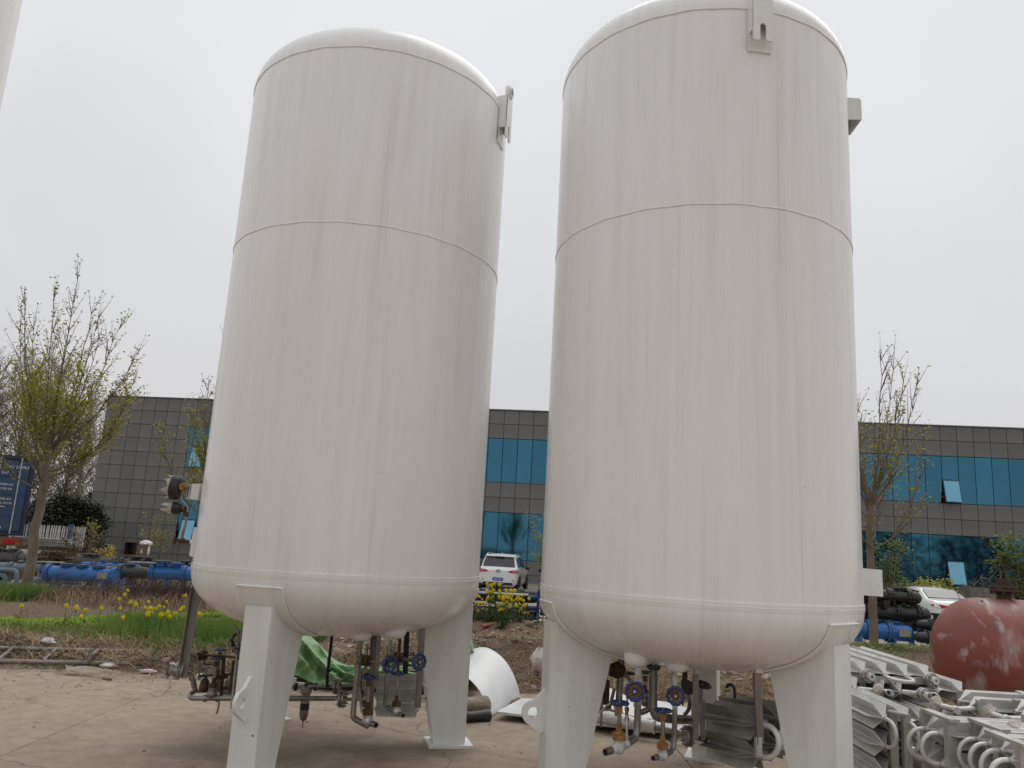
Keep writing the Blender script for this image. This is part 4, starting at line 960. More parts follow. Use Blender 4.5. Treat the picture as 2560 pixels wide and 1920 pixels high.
def scatter_field():
    rng = random.Random(11)
    U = rng.uniform
    # brown straw: swept heap on the left and loose stalks over the whole front edge
    S = []
    while len(S) < 21000:
        x = U(-8.5, 7.5); y = rng.gauss(10.15, .55) if x < -1.2 else U(9.4, 12.2)
        if not 8.8 < y < 12.2: continue
        if x < -1.2 and y > 10.9 + .35 * mn.noise(Vector((x * 1.2, 0, 0))): continue
        if x > -1.2 and rng.random() < .55: continue
        if y < 9.42 and (x > -1.8 or U(8.75, 9.5) > y + .1 * mn.noise(Vector((x * 2, 0, 5)))): continue
        z = (field_h(x, y) if y > 9.42 else 0) - .01
        S.append((x, y, z + U(0, .05), U(.08, .34), U(.005, .012), U(0, 6.28), U(1.05, 1.62), U(-.35, .5)))
    strands('straw', S, M['straw'], 'swept heap of dry brown straw along the edge of the concrete', 1)
    S = []
    while len(S) < 9000:
        x = U(-8.5, 8.5); y = U(9.5, 16.5)
        S.append((x, y, field_h(x, y) - .01, U(.04, .2), U(.004, .01), U(0, 6.28), U(.8, 1.6), U(-.3, .5)))
    strands('dry_stalks', S, M['straw2'], 'loose dark dead stalks lying over the dug earth', 2)
    # tall brown dead weeds in front of the blue exchangers
    S = []
    for cx, cy, r, n in ((-8.6, 18.6, 1.5, 2200), (-7.4, 18.4, 1.2, 2200), (-10.2, 18.9, .9, 900), (-6.6, 18.2, .8, 1200), (-12.6, 29, 2.2, 1400)):
        for i in range(n):
            x, y = rng.gauss(cx, r * .6), rng.gauss(cy, .35)
            S.append((x, y, max(gnd(y), field_h(x, y) if y < 18.4 else -9), U(.35, .95), U(.006, .012), U(-.6, .8) + (3.14 if rng.random() < .25 else 0), U(.15, .75), U(0, .8)))
    strands('dead_weeds', S, M['straw2'], 'tall dead brown weeds leaning in front of the blue heat exchangers', 3)
    S = []
    for i in range(3800):
        x, y = U(-11.8, -5.2), rng.gauss(16.7, .6)
        S.append((x, y, field_h(x, y), U(.12, .42), U(.006, .011), U(0, 6.28), U(.2, 1.1), U(0, .7)))
    strands('dry_grass', S, M['straw'], 'patch of dry tan grass between the green beds and the dead weeds', 4)
    # green beds
    S = []
    def bed(n, x0, x1, yc, w, h0, h1, slope=0):
        for i in range(n):
            x = U(x0, x1); y = yc + slope * (x - x0) + rng.gauss(0, w)
            if y < 9.6 or mn.noise(Vector((x * 2.3, y * 2.3, 4))) < -.38: continue
            k = .6 + .5 * mn.noise(Vector((x * 1.6, y * 1.6, 9)))
            S.append((x, y, field_h(x, y) - .01, U(h0, h1) * (.6 + k * .5), U(.007, .013), U(0, 6.28), U(0, .35), U(0, .6)))
    bed(6500, -12.5, -9.0, 16.3, .35, .22, .42)                # far left bed
    bed(9500, -5.5, -2.6, 12.1, .62, .18, .36, .02)            # bed beside the hanger bar
    bed(3000, -7.4, -5.2, 11.5, .28, .06, .18)
    bed(1500, -4.6, -2.8, 10.6, .45, .06, .16)
    bed(900, 4.5, 9.5, 14.6, .5, .05, .16); bed(350, .8, 5, 10.0, .2, .06, .18); bed(500, 5, 8.8, 11.5, .5, .06, .16)
    bed(300, -2, 1.2, 10.0, .2, .04, .1)
    W2 = []
    for i in range(1300):
        x, y = U(-8, -2.6), rng.gauss(11.9, .8)
        if y > 9.8: W2.append((x, y, field_h(x, y) - .01, U(.10, .34), U(.005, .010), U(0, 6.28), U(.2, 1.4), U(0, .7)))
    strands('dry_blades', W2, M['straw'], 'withered tan blades mixed in among the green onion leaves', 9)
    strands('onion_greens', S, M['grass'], 'upright dark green onion leaves growing in rows', 5)
    V = []; F = []
    for i in range(11000):                                        # low bright lettuce strip
        x = U(-8.6, -4.6); y = max(12.0, 12.45 + .95 * (x + 7.4)) + rng.gauss(0, .30)
        if mn.noise(Vector((x * 1.3, y * 1.8, 3))) < -.22: continue
        z = field_h(x, y) + U(.0, .06); r = U(.025, .06); a = U(0, 6.28); t = U(-.7, .7)
        e_ = Vector((math.cos(a), math.sin(a), t * .7)) * r; f_ = Vector((-math.sin(a), math.cos(a), U(-.5, .5))) * r * .7; p = Vector((x, y, z))
        b = len(V); V += [p - e_ * .5, p - f_ * .6 + Vector((0, 0, r * .3)), p + e_ * .7, p + f_ * .6 + Vector((0, 0, r * .3))]; F.append((b, b + 1, b + 2, b + 3))
    tag(link('lettuce_leaves', mesh_np('lettuce_leaves', [tuple(v) for v in V], F, M['sprout'])), 'low strip of bright lime green seedlings across the patch', 'seedlings', kind='stuff')
    # ground-hugging weeds on the right-hand bank
    V = []; F = []
    for cx, cy, rx, ry, n in ((7.0, 14.8, .5, .5, 500), (8.6, 14.4, 1.3, .5, 900), (6.2, 13.6, .6, .4, 350), (.35, 12.3, .2, .2, 60), (.7, 10.2, .35, .2, 160), (3.2, 11.2, 1.2, .4, 260), (-3.6, 11.0, .8, .5, 500), (-.9, 11.9, .6, .4, 150)):
        for i in range(n):
            x, y = rng.gauss(cx, rx * .5), rng.gauss(cy, ry * .5)
            z = field_h(x, y) + U(0, .09); r = U(.02, .05); a = U(0, 6.28)
            e_ = Vector((math.cos(a), math.sin(a), U(-.5, .7))) * r; f_ = Vector((-math.sin(a), math.cos(a), U(-.5, .5))) * r * .6; p = Vector((x, y, z))
            b = len(V); V += [p - e_ * .6, p - f_, p + e_, p + f_]; F.append((b, b + 1, b + 2, b + 3))
    tag(link('low_weeds', mesh_np('low_weeds', [tuple(v) for v in V], F, M['leaf_mid'])), 'patches of low green weeds on the bank of bare earth', 'weeds', kind='stuff')
    # stones, clods and pale husks
    mb1, mb2 = MB(), MB()
    for i in range(900):
        x, y = U(-2.5, 6.5), U(9.6, 15.5)
        mb1.ball((x, y, field_h(x, y) + .004), U(.012, .05), 6, 4, (U(.7, 1.5), U(.7, 1.3), U(.4, .8)), .25, rng)
    for i in range(700):
        x, y = U(-3.5, 6.5), U(9.5, 14.5)
        mb2.ball((x, y, field_h(x, y)), U(.02, .06), 6, 4, (U(.8, 1.4), U(.8, 1.4), U(.5, .8)), .3, rng)
    tag(mb1.build('stones', M['stone'], None, flat=True), 'pale stone chips and husks scattered over the dug earth', 'stones', kind='stuff')
    tag(mb2.build('clods', mat('earth_clod', (.17, .10, .06), .95, noise=(6, 3), col2=(.10, .065, .04)), None, flat=True), 'broken clods of red brown earth behind the tanks', 'clods', kind='stuff')
    # litter on the concrete
    S = []; mb = MB()
    for i in range(170):
        x, y = U(-6, 6), U(5.2, 9.4)
        S.append((x, y, .004, U(.02, .10), U(.003, .010), U(0, 6.28), 1.56, U(-.02, .05)))
    for i in range(260):
        x = U(-5.5, 0); S.append((x, U(8.3, 9.5), .006, U(.03, .14), U(.003, .01), U(0, 6.28), 1.5, U(-.05, .1)))
    strands('yard_litter', S, M['straw2'], 'small twigs and dead leaves scattered on the concrete yard', 6)
    for i in range(120):
        x, y = U(-6, 6), U(5.5, 9.4); mb.ball((x, y, .003), U(.003, .014), 6, 4, (1.2, 1, .6), .3, rng)
    tag(mb.build('grit', M['stone'], None, flat=True), 'loose grit and pebbles on the concrete yard', 'grit', kind='stuff')
scatter_field()

# ------------------------------------------------------------------ rape plants
def rape_mesh(seed, h, nst, spread_):
    rng = random.Random(seed); st = MB(); lv = MB(); heads = []
    for i in range(nst):
        a = rng.uniform(0, 6.28); lean = rng.uniform(.03, spread_); L = h * rng.uniform(.7, 1.05)
        p0 = Vector((rng.uniform(-.03, .03), rng.uniform(-.03, .03), 0)) if nst > 1 else Vector((0, 0, 0)); d = Vector((math.cos(a) * lean, math.sin(a) * lean, 1))
        p1 = p0 + d * L * .5; p2 = p1 + Vector((d.x * .7, d.y * .7, 1)) * L * .45
        st.tube([p0, p1, p2], [.008, .006, .004] if nst > 1 else [.005, .004, .003], 5); heads.append(p2)
        for k in range(2 if nst > 1 else 0):
            t = rng.uniform(.4, .8); q = spread(p0, p2, t); b = rng.uniform(0, 6.28); e_ = q + Vector((math.cos(b) * .12, math.sin(b) * .12, .2)) * L * rng.uniform(.7, 1.1)
            st.tube([q, e_], [.004, .003], 4); heads.append(e_)
        for k in range(7 if nst > 1 else 4):
            t = rng.uniform(.02, .75 if nst > 1 else .5); q = spread(p0, p2, t); b = rng.uniform(0, 6.28); s = rng.uniform(.07, .17) * (1.5 - t) * (1 if nst > 1 else .6)
            o = Vector((math.cos(b), math.sin(b), rng.uniform(-.2, .5))); w = Vector((-math.sin(b), math.cos(b), 0)) * s * .32
            m = q + o * s * .55 + Vector((0, 0, .02)); e_ = q + o * s * 1.1 - Vector((0, 0, s * .3))
            lv.add([q, m - w, e_, m + w], [(0, 1, 2, 3)])
    return st.mesh('stem', M['rape_leaf'], flat=True), lv.mesh('foliage', M['rape_leaf'], flat=True), heads
def head_mesh(seed):
    rng = random.Random(seed); fl = MB()
    for k in range(34):
        th = rng.uniform(0, 6.28); ph = math.acos(rng.uniform(-.75, 1)); r = .034 * rng.uniform(.6, 1.05)
        q = Vector((math.sin(ph) * math.cos(th), math.sin(ph) * math.sin(th), math.cos(ph) * 1.15)) * r; s = rng.uniform(.009, .015)
        n_ = q.normalized(); x, y, _ = basis(n_ + Vector((rng.uniform(-.4, .4), rng.uniform(-.4, .4), .3)))
        fl.add([q - x * s, q - y * s, q + x * s, q + y * s], [(0, 1, 2, 3)])
    fl.ball((0, 0, 0), .022, 6, 5, (1, 1, 1.1))
    return fl.mesh('flower_head', M['rape_flower'], flat=True)
RAPE = [rape_mesh(1, .78, 5, .28), rape_mesh(2, .7, 4, .35), rape_mesh(3, .55, 2, .25), rape_mesh(4, .42, 1, .2)]
HEADS = [head_mesh(i) for i in range(4)]
_rg = random.Random(21)
def plant_rape(x, y, z, k, s, label, group):
    t = thing('rape_plant', label, 'flower', (x, y, z), group, _rg.uniform(0, 6)); t.scale = (s, s, s)
    st, lv, hd = RAPE[k]
    tag(link('stem', st, t), kind='stuff' if k < 3 else None); tag(link('foliage', lv, t), kind='stuff')
    for q in hd:
        f = link('flower_head', _rg.choice(HEADS), t, q); f.rotation_euler = (0, 0, _rg.uniform(0, 6)); c = _rg.uniform(.75, 1.15); f.scale = (c, c, c)
for i, (x, y, k, s) in enumerate(((-.95, 13.6, 0, 1.1), (-.7, 13.9, 1, 1.05), (-.45, 13.5, 1, .95), (-.62, 13.2, 1, .8), (-.15, 13.3, 0, 1.15), (.0, 13.6, 0, 1.1), (.12, 13.2, 1, 1.1), (-.3, 13.8, 0, 1.0), (.28, 13.5, 1, 1.05), (.40, 13.8, 0, 1.0), (.05, 12.9, 0, .9))):
    plant_rape(x, y, field_h(x, y) - .02, k, s * .74, 'bushy yellow flowering rape plant in the clump between the two tanks, below the white SUV', 'rape plants between the tanks')
p = gz(1352, 1588, .25); plant_rape(p.x, p.y, field_h(p.x, p.y) - .01, 2, .75, 'lone small rape plant on bare earth beside the right tank leg', None)
_lf = [(320, 1465), (313, 1485), (297, 1493), (168, 1509), (216, 1514), (325, 1502), (344, 1506), (375, 1498), (379, 1510), (418, 1495), (411, 1507), (390, 1513), (372, 1523), (252, 1518), (189, 1520), (202, 1530), (305, 1509), (451, 1520), (460, 1516), (55, 1505), (421, 1530), (428, 1535), (366, 1517), (382, 1522), (396, 1517), (440, 1522), (469, 1525), (478, 1530), (371, 1548), (306, 1552), (402, 1541), (497, 1537), (462, 1483), (505, 1533)]
for i, (u, v) in enumerate(_lf):
    p = gz(u, v, .42); s = _rg.uniform(.85, 1.1)
    plant_rape(p.x, p.y, max(field_h(p.x, p.y), -.03) - .01, 3, s, 'single yellow rape flower standing in the green vegetable beds left of the tanks', 'scattered yellow rape flowers in the left beds')
# ================================================================== THINGS LYING ROUND THE YARD
def loose_tube(name, label, cat, pts, r, m, n=14, jit=0, seed=0, group=None, rad=.1):
    rng = random.Random(seed); p = [q if isinstance(q, Vector) else at(*q) for q in pts]
    if jit:
        q = []
        for i in range(len(p) - 1):
            k = 8
            q += [spread(p[i], p[i + 1], j / k) for j in range(k)]
        p = q + [p[-1]]; rr = [r * (1 + rng.uniform(-jit, jit)) for _ in p]
    else: p = rounded(p, rad) if len(p) > 2 else p; rr = r
    return tag(MB().tube(p, rr, n).build(name, M[m]), label, cat, group)

def loft_sheet(name, mat_, A, B, th=.006, n=24):
    """thin bent sheet between two edge curves"""
    def cat_rom(P, t):
        k = t * (len(P) - 1); i = min(int(k), len(P) - 2); f = k - i
        p0, p1, p2, p3 = P[max(i - 1, 0)], P[i], P[i + 1], P[min(i + 2, len(P) - 1)]
        return .5 * ((2 * p1) + (p2 - p0) * f + (2 * p0 - 5 * p1 + 4 * p2 - p3) * f * f + (3 * p1 - p0 - 3 * p2 + p3) * f ** 3)
    up = Vector((0, 0, -th)); rows = []
    vs = []; fs = []
    for i in range(n + 1):
        a, b = cat_rom(A, i / n), cat_rom(B, i / n)
        vs += [a, spread(a, b, .33) + Vector((0, 0, .004)), spread(a, b, .67) + Vector((0, 0, .004)), b, a + up, b + up]
    for i in range(n):
        k, j = 6 * i, 6 * i + 6
        fs += [(k, j, j + 1, k + 1), (k + 1, j + 1, j + 2, k + 2), (k + 2, j + 2, j + 3, k + 3), (k + 4, k + 5, j + 5, j + 4), (k, k + 4, j + 4, j), (k + 3, j + 3, j + 5, k + 5)]
    fs += [(0, 1, 2, 3, 5, 4), tuple(6 * n + q for q in (0, 4, 5, 3, 2, 1))]
    return MB().add(vs, fs).build(name, mat_)

V3 = lambda *a: Vector(a)
A = [at(1080, 1730, 9.3), at(1120, 1672, 9.3), at(1165, 1632, 9.25), at(1212, 1618, 9.2), at(1258, 1646, 9.1), at(1288, 1696, 9.0), gz(1303, 1748, .02)]
B = [at(1060, 1780, 8.5), at(1090, 1722, 8.5), at(1130, 1688, 8.45), at(1165, 1692, 8.4), at(1196, 1722, 8.3), at(1214, 1758, 8.2), gz(1228, 1790, .012)]
tag(loft_sheet('bent_sheet', M['white'], A, B), 'white bent metal sheet arching up from the ground between the two tanks', 'metal sheet')
loose_tube('membrane_roll', 'black membrane rolled up under the bent white sheet', 'roll', [gz(1080, 1788, .05), gz(1150, 1793, .05), gz(1222, 1789, .045)], .05, 'black', 14, .16, 2)
loose_tube('cardboard_tube', 'thick tan tube lying in the shade of the bent white sheet', 'tube', [gz(1130, 1770, .09), gz(1215, 1762, .09)], .085, 'wood', 14, .03, 4)
# long flat panel on the concrete and what lies on it
def slab_poly(name, pts, z, th, m, label, cat):
    return tag(MB().prism([(p.x, p.y, z) for p in pts], V3(0, 0, th)).build(name, m, None, flat=True), label, cat)
slab_poly('flat_panel', [gz(1240, 1786, .05), gz(1330, 1797, .05), gz(1460, 1812, .05), gz(1692, 1838, .05), gz(1728, 1812, .05), gz(1480, 1782, .05), gz(1395, 1757, .05), gz(1306, 1752, .05)], .055, .022, M['white'], 'long flat white panel lying across the concrete behind the right tank leg', 'panel')
for i, (u, v) in enumerate(((1290, 1778), (1470, 1797), (1650, 1817))):
    p = gz(u, v, 0); tag(MB().box((p.x, p.y + .1, .027), (.09, .7, .054)).build('timber_batten', M['woodrust'], None, flat=True), ('left', 'middle', 'right')[i] + ' timber batten under the long flat white panel', 'batten', 'battens under the flat panel')
A = [gz(1440, 1740, .22), at(1480, 1716, 9.0), at(1530, 1722, 9.0), gz(1590, 1752, .1), gz(1640, 1766, .08)]
B = [gz(1440, 1785, .12), at(1480, 1765, 8.4), at(1530, 1772, 8.4), gz(1585, 1790, .09), gz(1640, 1797, .085)]
tag(loft_sheet('curled_sheet', M['white'], A, B), 'white curled sheet lying on the flat panel beneath the right tank', 'metal sheet')
A = [gz(1600, 1770, .09), at(1640, 1752, 8.9), gz(1700, 1765, .1), gz(1745, 1778, .09)]
B = [gz(1610, 1803, .085), at(1650, 1790, 8.3), gz(1690, 1800, .1), gz(1720, 1806, .085)]
tag(loft_sheet('crumpled_sheet', M['white'], A, B), 'smaller crumpled white sheet by the rear leg of the right tank', 'metal sheet')
t = thing('wrapped_pipe', 'steel pipe half wrapped in white insulation under the right tank', 'pipe', gz(1560, 1808, .12))
def jitter_tube(pts, r, jit, seed, n=14):
    rng = random.Random(seed); q = []
    for i in range(len(pts) - 1): q += [spread(pts[i], pts[i + 1], j / 9) for j in range(9)]
    q += [pts[-1]]
    return MB().tube(q, [r * (1 + rng.uniform(-jit, jit)) for _ in q], n)
jitter_tube([gz(1455, 1783, .13), gz(1530, 1797, .13), gz(1600, 1812, .12), gz(1636, 1818, .12)], .055, .12, 5).build('insulation', M['bag'], t)
MB().tube([gz(1400, 1775, .13), gz(1660, 1822, .115), gz(1800, 1858, .06)], .03, 12).build('steel_pipe', M['steel'], t)
loose_tube('long_pole', 'thin light pole lying behind the valves of the right tank', 'pole', [gz(1660, 1790, .12), gz(1850, 1830, .1)], .018, 'wood', 8)

# ------------------------------------------------------------------ green tarpaulin over stacked channels
def build_tarp():
    prof = [(660, 1600), (700, 1580), (745, 1582), (775, 1588), (800, 1612), (838, 1652), (868, 1668), (905, 1664), (950, 1668), (1000, 1652), (1050, 1660), (1100, 1630), (1150, 1604), (1180, 1594), (1194, 1640), (1200, 1690)]
    front = [(660, 1680), (745, 1690), (800, 1716), (900, 1716), (960, 1712), (1000, 1694), (1060, 1684), (1110, 1676), (1160, 1668), (1200, 1690)]
    def ip(P, u):
        for (a, b), (c, d) in zip(P, P[1:]):
            if u <= c: return b + (d - b) * max(0, (u - a)) / (c - a)
        return P[-1][1]
    nu, nv = 150, 44
    def fn(a, b):
        u = 660 + 540 * a
        top = at(u, ip(prof, u), 9.42); bot = at(u, ip(front, u), 9.0)
        if bot.z < .03: bot = gz(u, ip(front, u), .03)
        q = spread(bot, top, min(1, b / .7)) if b < .7 else spread(top, Vector((top.x, top.y + .8, max(.05, top.z - .35))), (b - .7) / .3)
        w = math.sin(math.pi * min(1, b / .72))
        fold = (1 - abs(mn.noise(Vector((a * 7 + b * 2.6, b * 1.1 - a * 2, 2))))) ** 3 * .26 + (1 - abs(mn.noise(Vector((a * 13 - b * 3.5, b * 2.2, 5))))) ** 4 * .12 + .03 * mn.noise(Vector((a * 34 + b * 6, b * 5, 1)))
        fold2 = abs(mn.noise(Vector((a * 9 + b * 4, b * 2, 8)))) * .16
        return q + Vector((0, -1, .35)) * (fold - .13) * (.35 + .65 * w) + Vector((fold2 - .05, 0, 0)) * w
    m = mat('green_tarpaulin', (.13, .32, .10), .5, noise=(4.2, 5), col2=(.26, .38, .23), bump=(16, .25, .02))
    tag(MB().grid(fn, nu, nv).build('green_tarpaulin', m, ang=80), 'crumpled green tarpaulin heaped up behind the left tank', 'tarpaulin')
build_tarp()
for i, (u0, v0, u1, v1, z) in enumerate(((660, 1703, 792, 1709, .10), (650, 1692, 762, 1697, .16), (962, 1690, 1090, 1692, .20), (975, 1680, 1080, 1681, .26))):
    a, b = gz(u0, v0, z), gz(u1, v1, z)
    if i > 1: a.y = b.y = 9.02 + .03 * (i % 2)
    else: b.x -= .06; a.y -= .12; b.y -= .12
    mb = MB(); mb.bar(a, b, .034, .006, (0, 0, 1))
    for s in (-1, 1): mb.bar(a + V3(0, .02, s * .017), b + V3(0, .02, s * .017), .04, .006, (0, 1, 0))
    tag(mb.build('metal_channel', M['alu_dull'], None, flat=True), ('grey metal channel at the bottom of the tarpaulin heap, left of the filter', 'upper grey metal channel left of the filter, edge of the green tarpaulin over it', 'grey metal channel behind the finned coil of the left tank', 'uppermost grey metal channel, just below the green tarpaulin folds near the blue handwheels')[i], 'metal channel', 'metal channels under the tarpaulin')

# ------------------------------------------------------------------ scrap on the left
t = thing('ladder_frame', 'rusty grey ladder-like pipe frame lying in the straw on the left', 'frame', gz(150, 1640, .1))
for (a, b) in ((gz(-60, 1619, .13), gz(352, 1629, .12)), (gz(-60, 1652, .07), gz(326, 1659, .06))): MB().tube([a, b], .026, 10).build('rail', M['angle'], t)
for pts in ([(32, 1620, .13), (-3, 1649, .08)], [(141, 1621, .13), (108, 1652, .08)], [(246, 1625, .13), (228, 1638, .15), (221, 1654, .08)], [(346, 1629, .12), (318, 1656, .07)]):
    MB().tube([gz(*p) for p in pts], .022, 8).build('rung', M['angle'], t)
def lump(name, label, cat, p, r, sc, m, seed, group=None):
    rng = random.Random(seed)
    return tag(MB().ball(p, r, 10, 7, sc, .28, rng).build(name, m, None, ang=60), label, cat, group)
lump('plastic_scrap', 'white plastic scrap lying on top of the straw heap', 'litter', gz(120, 1603, .17), .07, (1.3, .8, .6), M['bag'], 1)
lump('plastic_scrap', 'torn white plastic scrap at the front edge of the straw, below the pipe frame end', 'litter', gz(273, 1664, .04), .07, (1.5, .8, .4), M['bag'], 2)
lump('plastic_scrap', 'flat white plastic scrap in the straw beside the silver coupling', 'litter', gz(368, 1677, .03), .06, (1.6, .8, .3), M['bag'], 3)
lump('plastic_scrap', 'white ball-like plastic scrap behind the small handwheels of the left tank', 'litter', gz(499, 1690, .03), .035, (1, 1, .9), M['bag'], 4)
lump('pink_bag', 'pink and white plastic bag on the earth beside the right tank leg', 'plastic bag', at(1347, 1655, 10.1), .13, (.8, .6, 1.2), mat('pink_plastic', (.62, .50, .46), .45, noise=(5, 3), col2=(.68, .64, .62), bump=(8, .8, .04)), 5)
lump('torn_bag', 'torn white bag on the bank seen beneath the right tank', 'plastic bag', at(1922, 1708, 10.6), .10, (.9, .6, 1.1), M['bag'], 6)
rng = random.Random(5)
def card(a, b):
    p = spread(spread(gz(168, 1683, .02), gz(262, 1690, .02), a), spread(gz(160, 1669, .05), gz(300, 1684, .05), a), b)
    return p + V3(0, 0, .05 * abs(mn.noise(Vector((a * 4, b * 3, 1)))) + .02)
tag(MB().grid(card, 14, 5).build('cardboard', M['wood'], None), 'warped flat piece of cardboard at the edge of the concrete', 'cardboard')
tag(MB().bar(gz(258, 1696, .01), gz(278, 1699, .012), .02, .02).build('wood_chip', M['woodrust'], None, flat=True), 'short dark stick lying on bare concrete left of the tanks', 'stick')
t = MB().tube([gz(1205, 1566, .38), gz(1258, 1556, .40)], .03, 10).build('orange_pipe', mat('orange_plastic', (.32, .10, .04), .6, noise=(5, 3), col2=(.22, .08, .045)))
tag(t, 'faded orange pipe lying on the earth at the foot of the rape plants', 'pipe')
loose_tube('wire', 'thin bent wire standing out of the straw by the silver coupling', 'wire', [gz(425, 1700, .03), at(428, 1712, 8.2), gz(412, 1735, .02), gz(392, 1742, .012), gz(378, 1735, .012)], .003, 'steel', 6)

# ------------------------------------------------------------------ red tank
def red_paint():
    m = mat('red_oxide', (.25, .062, .045), .5); n, l = N(m); b = n['Principled BSDF']
    tc = n.new('ShaderNodeTexCoord')
    def nz(sc, d, lo, hi, rot=0):
        mp = n.new('ShaderNodeMapping'); mp.inputs['Scale'].default_value = sc; mp.inputs['Rotation'].default_value = (0, rot, .4)
        t = n.new('ShaderNodeTexNoise'); t.inputs['Scale'].default_value = 1; t.inputs['Detail'].default_value = d; t.inputs['Roughness'].default_value = .55; t.inputs['Distortion'].default_value = .5
        r = n.new('ShaderNodeMapRange'); r.inputs[1].default_value = lo; r.inputs[2].default_value = hi
        l.new(tc.outputs['Object'], mp.inputs[0]); l.new(mp.outputs[0], t.inputs['Vector']); l.new(t.outputs['Fac'], r.inputs[0]); return r.outputs[0]
    c = None
    for col, f, k in (((.135, .06, .044), nz((1.5, 1.5, 1.5), 5, .45, .66), .85), ((.105, .07, .058), nz((2.1, 2.1, 2.1), 4, .55, .72), .7), ((.55, .49, .45), nz((5.2, 2.6, 2.2), 5, .57, .78, .8), .85), ((.50, .43, .39), nz((9.5, 3.6, 4.2), 4, .62, .74, 1.9), .7)):
        x = n.new('ShaderNodeMix'); x.data_type = 'RGBA'; x.inputs[7].default_value = (*col, 1)
        if c is None: x.inputs[6].default_value = (.24, .062, .038, 1)
        else: l.new(c, x.inputs[6])
        mu = n.new('ShaderNodeMath'); mu.operation = 'MULTIPLY'; mu.inputs[1].default_value = k; l.new(f, mu.inputs[0]); l.new(mu.outputs[0], x.inputs[0]); c = x.outputs[2]
    l.new(c, b.inputs['Base Color']); b.inputs['Roughness'].default_value = .48
    return m
t = thing('red_tank', 'chalk-smeared red oxide horizontal tank at the right edge', 'tank', (4.75, 8.75, 0))
ax = V3(1, .10, 0).normalized(); o = V3(4.71, 8.72, .745); rr = .61
aa = [math.pi / 2 * i / 18 for i in range(19)]; aa[0] = 1e-4
prof = [(rr * math.sin(q) ** .93, .43 - .43 * math.cos(q)) for q in aa] + [(rr, 1.2), (rr, 2.4), (rr, 3.4)] + [(max(.0005, rr * math.cos(q)), 3.4 + .43 * math.sin(q)) for q in aa[1:]]
MB().lathe(prof, o, ax, 72).build('shell', red_paint(), t)
for s in (.9, 3.0):
    MB().box(o + ax * s + V3(0, 0, -.58), (.18, .8, .33)).build('saddle', M['rust'], t, flat=True)
npx = at(2511, 1480, 8.78)
q = V3(npx.x, o.y + (npx.x - o.x) * .1, o.z + rr - .02)
nz_ = MB(); nz_.tube([q, q + V3(0, 0, .10)], .072, 20)
nk = nz_.build('nozzle', M['rust'], t)
for z in (.10, .135): MB().disc(q + V3(0, 0, z + .01), (0, 0, 1), .135, .028, 28).build('flange', M['rust'], nk)
MB().tube([q + V3(0, 0, .15), q + V3(0, 0, .235)], .068, 20).build('upper_neck', M['rust'], nk)
bb = MB()
for k in range(8):
    a_ = k * math.pi / 4 + .2; bb.tube([q + V3(.115 * math.cos(a_), .115 * math.sin(a_), .07), q + V3(.115 * math.cos(a_), .115 * math.sin(a_), .18)], .014, 6)
tag(bb.build('flange_bolts', M['rust'], nk, ang=20), kind='stuff')
MB().disc(at(2455, 1502, 8.55) + V3(0, 0, -.002), (-.3, -.6, 1), .012, .01, 10).build('plug_hole', M['ink'], t)

# ------------------------------------------------------------------ ambient vaporizers stacked on the right
def cap(mb, c, d, r=.024, l=.04): mb.tube([c, c + Vector(d).normalized() * l], r, 16)
def wrapped_disc(root, c, axis, R=.065, seed=0):
    rng = random.Random(seed); x, y, d = basis(axis); mb = MB(); n = 18
    prof = [(.012, -.05), (.55 * R, -.03), (R, -.008), (R * 1.02, .008), (.6 * R, .032), (.015, .05)]
    vs = []; fs = []
    for i, (r, h) in enumerate(prof):
        for k in range(n):
            a_ = 2 * math.pi * k / n; q_ = r * (1 + rng.uniform(-.10, .10)) * (1 + .35 * max(0, math.cos(a_ - 1.6)) ** 8)
            vs.append(Vector(c) + (x * math.cos(a_) + y * math.sin(a_)) * q_ + d * (h + rng.uniform(-.006, .006)))
    for i in range(len(prof) - 1):
        for k in range(n): fs.append((i * n + k, i * n + (k + 1) % n, (i + 1) * n + (k + 1) % n, (i + 1) * n + k))
    mb.add(vs, fs).build('wrapped_flange', M['wrap'], root, ang=20)
def face_flange(root, c, axis, R=.058):
    d = Vector(axis).normalized(); mb = MB()
    for k in (0, .026): mb.disc(c + d * k, d, R, .016, 28)
    f = mb.build('flange', M['steel_light'], root)
    MB().pipe_end(c + d * .03, c + d * .075, .032, .014).build('flange_neck', M['alu'], f)
    bo = MB(); x, y, _ = basis(d)
    for k in range(4):
        a_ = k * math.pi / 2 + .7; bo.tube([c + (x * math.cos(a_) + y * math.sin(a_)) * R * .78 - d * .02, c + (x * math.cos(a_) + y * math.sin(a_)) * R * .78 + d * .05], .009, 6)
    tag(bo.build('flange_bolts', M['steel_light'], f, ang=20), kind='stuff')

FT = {}
def star(root, a, d, L, R=.102, phase=0.0, m='alu'):
    d = Vector(d).normalized(); key = (round(L, 2), R, round(phase, 2), m)
    if key not in FT: FT[key] = finned_mesh(L, R, 6, .015, .085, .004, phase).mesh('finned_tube', M[m], flat=True)
    o_ = link('finned_tube', FT[key], root); y = V3(0, 0, 1).cross(d).normalized(); z = d.cross(y)
    mt = Matrix((d, y, z)).transposed().to_4x4(); mt.translation = Vector(a) - origin(root); o_.matrix_basis = mt
GV = 'finned aluminium vaporizers stacked on the right'
